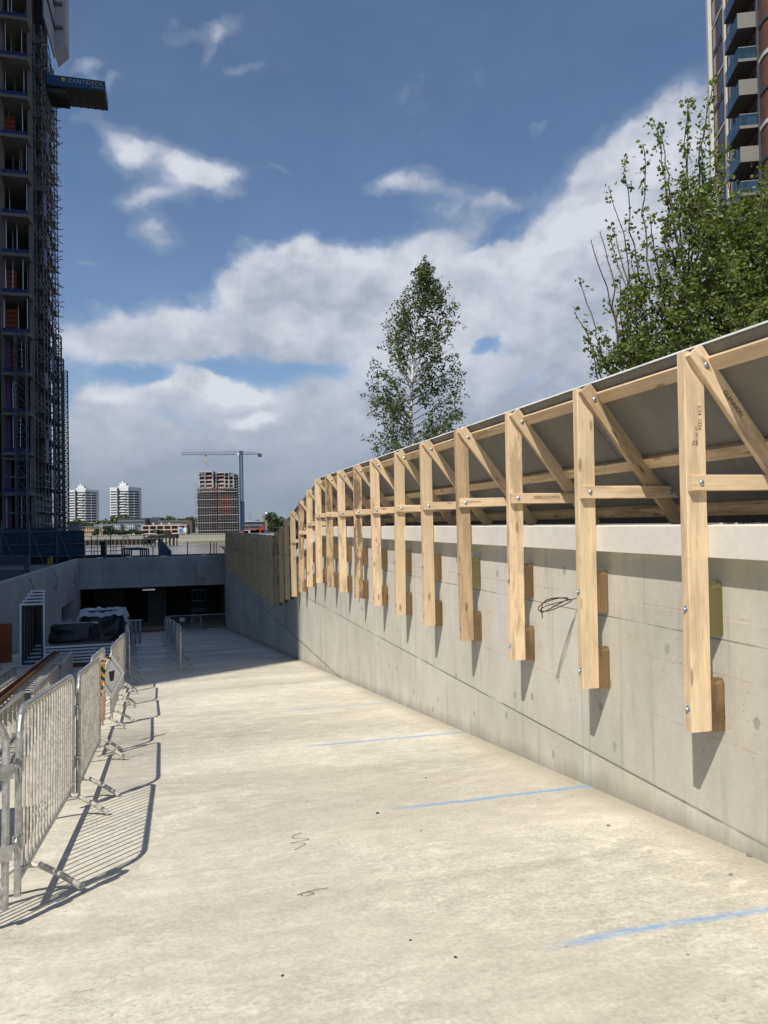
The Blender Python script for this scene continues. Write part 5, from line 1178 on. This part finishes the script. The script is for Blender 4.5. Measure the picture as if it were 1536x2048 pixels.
# right of the crane
block('site_building', 490, 526, 1043.5, 560, 10, plain('site_grey', (.10, .105, .11), .7, var=.4, scale=.4), 'low dark site building right of the crane', rows=(16, (3.5, 6.5), 1.2, 1.4), roof=LG)
r, w_, h = block('tan_building', 525, 541, 1033, 620, 12, plain('tan_brick', (.27, .20, .13), .8), 'tan brick building with dishes on its roof, beside the round tree', roof=LG)
for k in range(4):
    mb = MB(); mb.tube([(1.5 + k * 1.2, 1, h + .6), (1.5 + k * 1.2, 1, h + 1.8 + .5 * (k % 2))], .12, 5); mb.dome((1.5 + k * 1.2, .8, h + 2.1 + .5 * (k % 2)), (-.6 + .5 * k, -1, .3), .8, .3, 8); mb.build('dish', ALU, r)
p_ = FX(500, 900); r = empty('pylon', (p_, 1400, -5), 0, 'faint thin lattice pylon on the horizon right of the crane', 'pylon'); r.location.x = FX(500, 1400)
h = FZZ(500, 1024, 1400) + 5; mb = MB(); [mb.bar((sx * 4, 0, 0), (sx * .3, 0, h), .5, .5) for sx in (-1, 1)]; [mb.bar((-4 + z * .02, 0, z), (4 - z * .02, 0, z), .4, .4) for z in (h * .6, h * .75, h * .9)]; mb.build('lattice', plain('pylon_grey', (.2, .22, .25), .6), r)
REDM = plain('red_machine', (.26, .045, .03), .5)
for k, (px, w_, h, mt, lab) in enumerate(((487, 10, 2.3, PC, 'low pale site hut right of the crane foot'), (500, 6, 2.6, REDM, 'red excavator body on the far bank'), (512, 5, 3.4, REDM, 'red machine with raised front beside the excavator'), (522, 6, 2.2, BLUEN, 'blue container beside the red machines'), (478, 6, 2.0, REDM, 'small red container at the foot of the scaffold'))):
    x = FX(px, 500); r = empty('excavator' if 'excavator' in lab else 'machine' if 'machine' in lab else 'hut', (x, 500, -4.9), 0, lab, 'excavator' if 'excavator' in lab else 'machine' if 'machine' in lab else 'container')
    mb = MB(); mb.box(0, 0, .7, w_, 3, h); mb.build('body', mt, r); mb = MB(); mb.box(.4, -.1, 0, w_ - .4, 3.1, .69); mb.build('undercarriage', DARK, r)
    if mt is REDM: mb = MB(); mb.bar((w_ * .7, 1, h), (w_ * 1.1, 1, h + 2.2), .5, .5); mb.bar((w_ * 1.1, 1, h + 2.2), (w_ * 1.7, 1, h), .4, .4); mb.build('arm', mt, r)

# sheet piling, jetty
m, n = material('tarred_piling'); x, y, z = n.xyz(n.tex('Object')); q = n.m('FRACT', n.m('MULTIPLY', x, .42)); finish(n, n.mix(n.rng(q, .42, .5), (.014, .012, .010, 1), (.06, .055, .045, 1)), .9); PIL = m
mb = MB(); a, b = FX(150, 438), FX(292, 438); k = int((b - a) / 1.2)
for i in range(k): x = a + i * 1.2; mb.poly([(x, 438, -12), (x + .6, 437.4 if i % 2 else 438, -12), (x + .6, 437.4 if i % 2 else 438, -6.7), (x, 438, -6.7)]); mb.poly([(x + .6, 437.4 if i % 2 else 438, -12), (x + 1.2, 438, -12), (x + 1.2, 438, -6.7), (x + .6, 437.4 if i % 2 else 438, -6.7)])
mb.box(a, 438.1, -7.2, b, 462.7, -6.5); tag(mb.build('sheet_piling', PIL), 'dark sheet piling along the far foreshore left of the jetty', 'sheet piling')
Y = 394; x0, x1 = FX(287, Y), FX(351, Y); r = empty('jetty', (x0, Y, -9.4), 0, 'dark derelict timber jetty standing in the river', 'jetty'); w_ = x1 - x0; RJ = random.Random(2); TAR = plain('tarred_timber', (.022, .02, .018), .9, var=.5)
mb = MB(); mb.box(0, 0, 4.0, w_, 7, 4.6); mb.box(w_ * .12, .5, 4.6, w_ * .55, 5, 5.6); mb.box(w_ * .62, .5, 4.6, w_ * .8, 4, 7.2); mb.box(w_ * .8, 1, 4.6, w_, 6, 6.0); mb.build('deck', TAR, r)
for k in range(9): x = w_ * k / 8.5; mb = MB(); mb.bar((x, 0, -2), (x + RJ.uniform(-.3, .3), 0, 4.6 + RJ.random() * 1.6), .5, .5, (1, 0, 0)); mb.build('pile', TAR, r); mb = MB(); mb.bar((x, 6, -2), (x, 6, 4.5), .5, .5, (1, 0, 0)); mb.build('pile', TAR, r)
for k in range(3): mb = MB(); mb.bar((k * w_ * .25, -.1, 3.8), (k * w_ * .25 + 3.2, -.1, .8), .35, .35, (0, 1, 0)); mb.bar((k * w_ * .25 + 6, -.1, 3.8), (k * w_ * .25 + 3.2, -.1, .8), .35, .35, (0, 1, 0)); mb.build('brace', TAR, r)
x0 = FX(246, 420); r = empty('mooring_frame', (x0, 420, -9.3), 0, 'rusty goalpost shaped mooring frame rising from the river', 'mooring frame'); mb = MB(); w_ = 10 * 420 / F
for x in (0, w_): mb.bar((x, 0, -2), (x, 0, 4.6), .45, .45, (1, 0, 0))
mb.bar((-.2, 0, 4.6), (w_ + .2, 0, 4.6), .5, .5); mb.build('post', RUST, r)

# quay-side clutter just beyond the portal beam
def quay(px, Y, zoff=0): q = ray(px, 1100); return V((q.x / q.y * Y, Y, -2.6 + zoff))
PO = DARK
for k, (px, pt, Y, rad) in enumerate(((183, 1072, 67, .035), (195, 1058, 68, .03), (221.5, 1058, 69, .04), (232, 1089, 66, .03), (306, 1091, 66, .045), (375, 1084, 64, .04), (421, 1083, 63, .04), (428, 1085, 65, .04), (433, 1084, 66, .03), (170, 1080, 64, .04), (211, 1076, 70, .03), (243, 1085, 69, .03))):
    c = quay(px, Y); h = FZZ(px, pt, Y) + 2.6; r = empty('railing_post', c, 0, 'thin dark post on the quay behind the portal beam, %s from the blue nets' % ORD[[9, 0, 1, 10, 2, 3, 11, 4, 5, 6, 7, 8].index(k) if k in (9, 0, 1, 10, 2, 3, 11, 4, 5, 6, 7, 8) else k], 'post', 'thin posts on the quay')
    mb = MB(); mb.tube([(0, 0, 0), (0, 0, h)], rad, 6); mb.build('pole', PO, r); mb = MB(); mb.box(-.1, -.1, 0, .1, .1, .03); mb.build('base_plate', PO, r)
r = empty('quay_railing', quay(205, 68), ANG, 'dark tube railing on the quay beside the blue nets', 'railing')
mb = MB(); [mb.tube([(-2.6, 0, z), (1.9, 0, z)], .03, 6) for z in (.2, .62, .98)]; mb.build('rail', DARK, r); mb = MB(); [mb.tube([(x, 0, 0), (x, 0, 1.05)], .03, 6) for x in (-2.5, -1.6, -.7, .1, .9, 1.8)]; mb.build('baluster', DARK, r)
mb = MB(); mb.box(-.2, -.2, 0, .2, .2, 1.45); mb.box(-.24, -.24, 1.451, .24, .24, 1.52); tag(mb.build('control_cabinet', DARK, loc=quay(207.5, 66)), 'narrow dark control cabinet standing among the quay posts', 'cabinet')
mb = MB(); mb.box(-2.2, -.3, 0, 2.4, .3, .32); tag(mb.build('timber_pile', DARK, loc=quay(200, 67.5), rotz=ANG), 'low dark stack of timber on the quay', 'timber stack')
BS = plain('blue_grey_steel', (.09, .14, .20), .5, .3)
for k in range(5):
    mb = frame_bm(1.5 - .0 * k, 1.02 - .04 * k, .12, .1); o = mb.build('window_surround', DARK if k % 2 else BS, loc=quay(263 + 4.2 * k, 63 + .5 * k), rotz=ANG + .1); tag(o, 'dark upright frame on the quay, %s of the row behind the beam' % ORD[k], 'metal frame', 'upright frames on the quay behind the beam')
for k in range(6):
    mb = MB(); h = 1.75 - .2 * k; mb.box(-.1, -.05, 0, .1, .05, h); mb.box(.12, -.3, 0, .17, .3, h - .08); c = quay(319 + 4.1 * k, 62.5 + .4 * k); o = mb.build('steel_upright', BS, loc=c, rotz=ANG); tag(o, 'blue grey steel upright behind the beam, %s of the descending row' % ORD[k], 'steel upright', 'blue grey uprights descending behind the beam')

# distant trees
FT = leafmat('far_leaves', (.05, .075, .025), (.13, .15, .065), .2); FT2 = leafmat('far_leaves_dark', (.022, .042, .016), (.05, .08, .03), .2)
def far_tree(px, pt, wpx, Y, lab, mat_=FT, cnt=420, group='trees along the far bank', zb=-4.9, sq=1.0):
    rr = random.Random(int(px * 7 + pt)); x = FX(px, Y); h = FZZ(px, pt, Y) - zb; R = wpx / 2 * Y / F
    r = empty('far_tree', (x, Y, zb), 0, lab, 'tree', group); lf = MB(); cz = h - R * .95 * sq if h > R * 1.6 else h * .55; rz = h - cz
    mb = MB(); mb.tube([(0, 0, 0), (.1, 0, h * .45), (0, 0, h * .8)], [R * .07 + .1, R * .05 + .08, .05], 6); mb.build('trunk', BARK, r)
    lobes = [(rr.uniform(-.62, .62) * R, rr.uniform(-.6, .6) * R, cz + rr.uniform(-.5, .55) * rz, rr.uniform(.32, .55)) for _ in range(11)] + [(0, 0, cz, .7)]
    s = R * .16 * (420 / cnt) ** .5
    for _ in range(cnt):
        lx, ly, lz, lr = rr.choice(lobes); d_ = V((rr.gauss(0, 1), rr.gauss(0, 1), rr.gauss(0, 1))).normalized() * (lr * rr.uniform(.55, 1.02))
        p = V((lx + d_.x * R, ly + d_.y * R, min(lz + d_.z * rz, h)));
        if p.z < .3: p.z = .3 + rr.random()
        nn_ = (d_ + V((rr.gauss(0, .5), rr.gauss(0, .5), rr.gauss(0, .5)))).normalized(); a = nn_.orthogonal().normalized(); b = nn_.cross(a)
        lf.poly([p + a * s * rr.uniform(.7, 1.3), p + b * s, p - a * s * rr.uniform(.7, 1.3), p - b * s])
    lf.build('crown', mat_, r); return r
far_tree(551, 1023, 50, 480, 'large round dark green tree at the end of the hoarding, across the river', FT2, 3200, None)
far_tree(575, 1038, 40, 500, 'dark tree half hidden behind the hoarding, beside the large round one', FT2, 900, None)
rt = random.Random(77); k = 0
spots = [(143, 1040, 20, 700), (155, 1037, 24, 720), (168, 1041, 20, 720), (180, 1044, 16, 730), (198, 1038, 24, 760), (214, 1036, 24, 760), (232, 1028, 30, 760), (247, 1026, 30, 770), (264, 1034, 24, 760), (300, 1031, 30, 900), (318, 1030, 32, 900), (338, 1031, 30, 900), (354, 1032, 28, 900), (370, 1034, 26, 900), (386, 1032, 24, 900), (398, 1036, 20, 900), (505, 1041, 14, 1200), (515, 1039, 14, 1200)]
for px, pt, w_, Y in spots:
    far_tree(px, pt, w_, Y, 'soft green tree on the skyline across the river, %s from the concrete tower' % ORD[k], FT, 800, 'skyline trees across the river'); k += 1
k = 0
for px, pt, w_, Y in ((190, 1061, 16, 520), (203, 1054, 26, 530), (217, 1051, 26, 530), (229, 1057, 20, 530), (240, 1059, 20, 525), (252, 1059, 20, 530), (263, 1057, 22, 530), (273, 1060, 20, 525), (281, 1060, 14, 530), (316, 1059, 22, 515), (325, 1060, 14, 515)):
    far_tree(px, pt, w_, Y, 'low green bush above the flood wall, %s from the yellow brick terrace' % ORD[k], FT2, 420, 'bushes along the flood wall'); k += 1
for k, px in enumerate((200, 204)):
    c = V((FX(px, 470), 470, -4.9)); mb = MB(); mb.tube([(0, 0, 0), (0, 0, FZZ(px, 1046, 470) + 4.9)], .22, 6); mb.box(-.4, -.4, 0, .4, .4, .4); tag(mb.build('pale_pole', PC, loc=c), 'tall pale pole on the far bank, %s the low bushes' % ('beside' if k else 'just before'), 'pole', 'pale poles on the far bank')
# distant low hills and woods on the horizon
mb = MB(); rh = random.Random(3); prev = None
for i in range(121):
    x = -3000 + i * 50; z = 8 + 7 * math.sin(i * .37) + rh.uniform(0, 6)
    if prev: mb.poly([(prev[0], 2400, -6), (x, 2400, -6), (x, 2440, z), (prev[0], 2440, prev[1])]); mb.poly([(prev[0], 2440, prev[1]), (x, 2440, z), (x, 2600, -6), (prev[0], 2600, -6)])
    prev = (x, z)
tag(mb.build('hills', plain('hazy_woods', (.09, .11, .09), .95, var=.3, scale=.01)), kind='structure')
# ---------------------------------------------------------------- small litter on the ramp floor
def litter_wire(px, py, pts, lab):
    t, n_ = G(px, py); mb = MB(); mb.tube(soft([(x, y, .004 + .004 * (k % 2)) for k, (x, y) in enumerate(pts)]), .0017, 5)
    o = mb.build('tie_wire', SWIRE); on_ramp(o, t, n_, -math.pi / 2); tag(o, lab, 'wire', 'tie wires dropped on the floor')
litter_wire(592, 1680, [(.06, .14), (.0, .10), (-.03, .04), (.05, .0), (.10, -.03), (.04, -.06), (-.08, -.07), (.02, -.09), (.06, -.13), (.0, -.18), (-.04, -.22)], 'zigzag tie wire on the sunlit floor below the blue lines')
litter_wire(622, 1787, [(.10, .03), (.04, .035), (-.03, .02), (-.07, -.01), (-.04, -.035), (.01, -.03), (.02, .0), (-.03, .015), (-.08, -.005)], 'small looped tie wire on the sunlit floor, nearest the camera')
rs = random.Random(12)
for k, (px, py, s, lab) in enumerate(((755, 1627, .022, 'dark stone chip just before the left end of a blue chalk line'), (842, 1662, .012, 'tiny dark chip beyond the blue chalk line on the open floor'), (852, 1556, .014, 'tiny dark chip between two blue chalk lines'),
        (911, 1915, .013, 'small dark chip on the floor left of the nearest blue line'), (821, 1881, .011, 'tiny dark chip left of the nearest blue line, farther from it'), (1217, 1652, .022, 'grey stone chip at the foot of the sunlit wall'), (565, 1952, .012, 'small dark chip at the bottom of the picture'), (1500, 1712, .03, 'pale lump of mortar at the foot of the wall below the biggest support'), (1462, 1750, .02, 'small brown lump on the floor near the wall foot'))):
    t, n_ = G(px, py); mb = MB(); r_ = [[(math.cos(a) * s * .62 * q * rs.uniform(.7, 1.2) * 1.3, math.sin(a) * s * .62 * q * rs.uniform(.7, 1.2), z) for a in [2 * math.pi * i / 7 for i in range(7)]] for q, z in ((.8, 0), (1, s * .2), (.5, s * .45))]
    mb.loft(r_); o = mb.build('stone_chip', DARK if 'dark' in lab else SLAB); on_ramp(o, t, n_, rs.random() * 3); tag(o, lab, 'stone chip', 'loose chips on the floor')
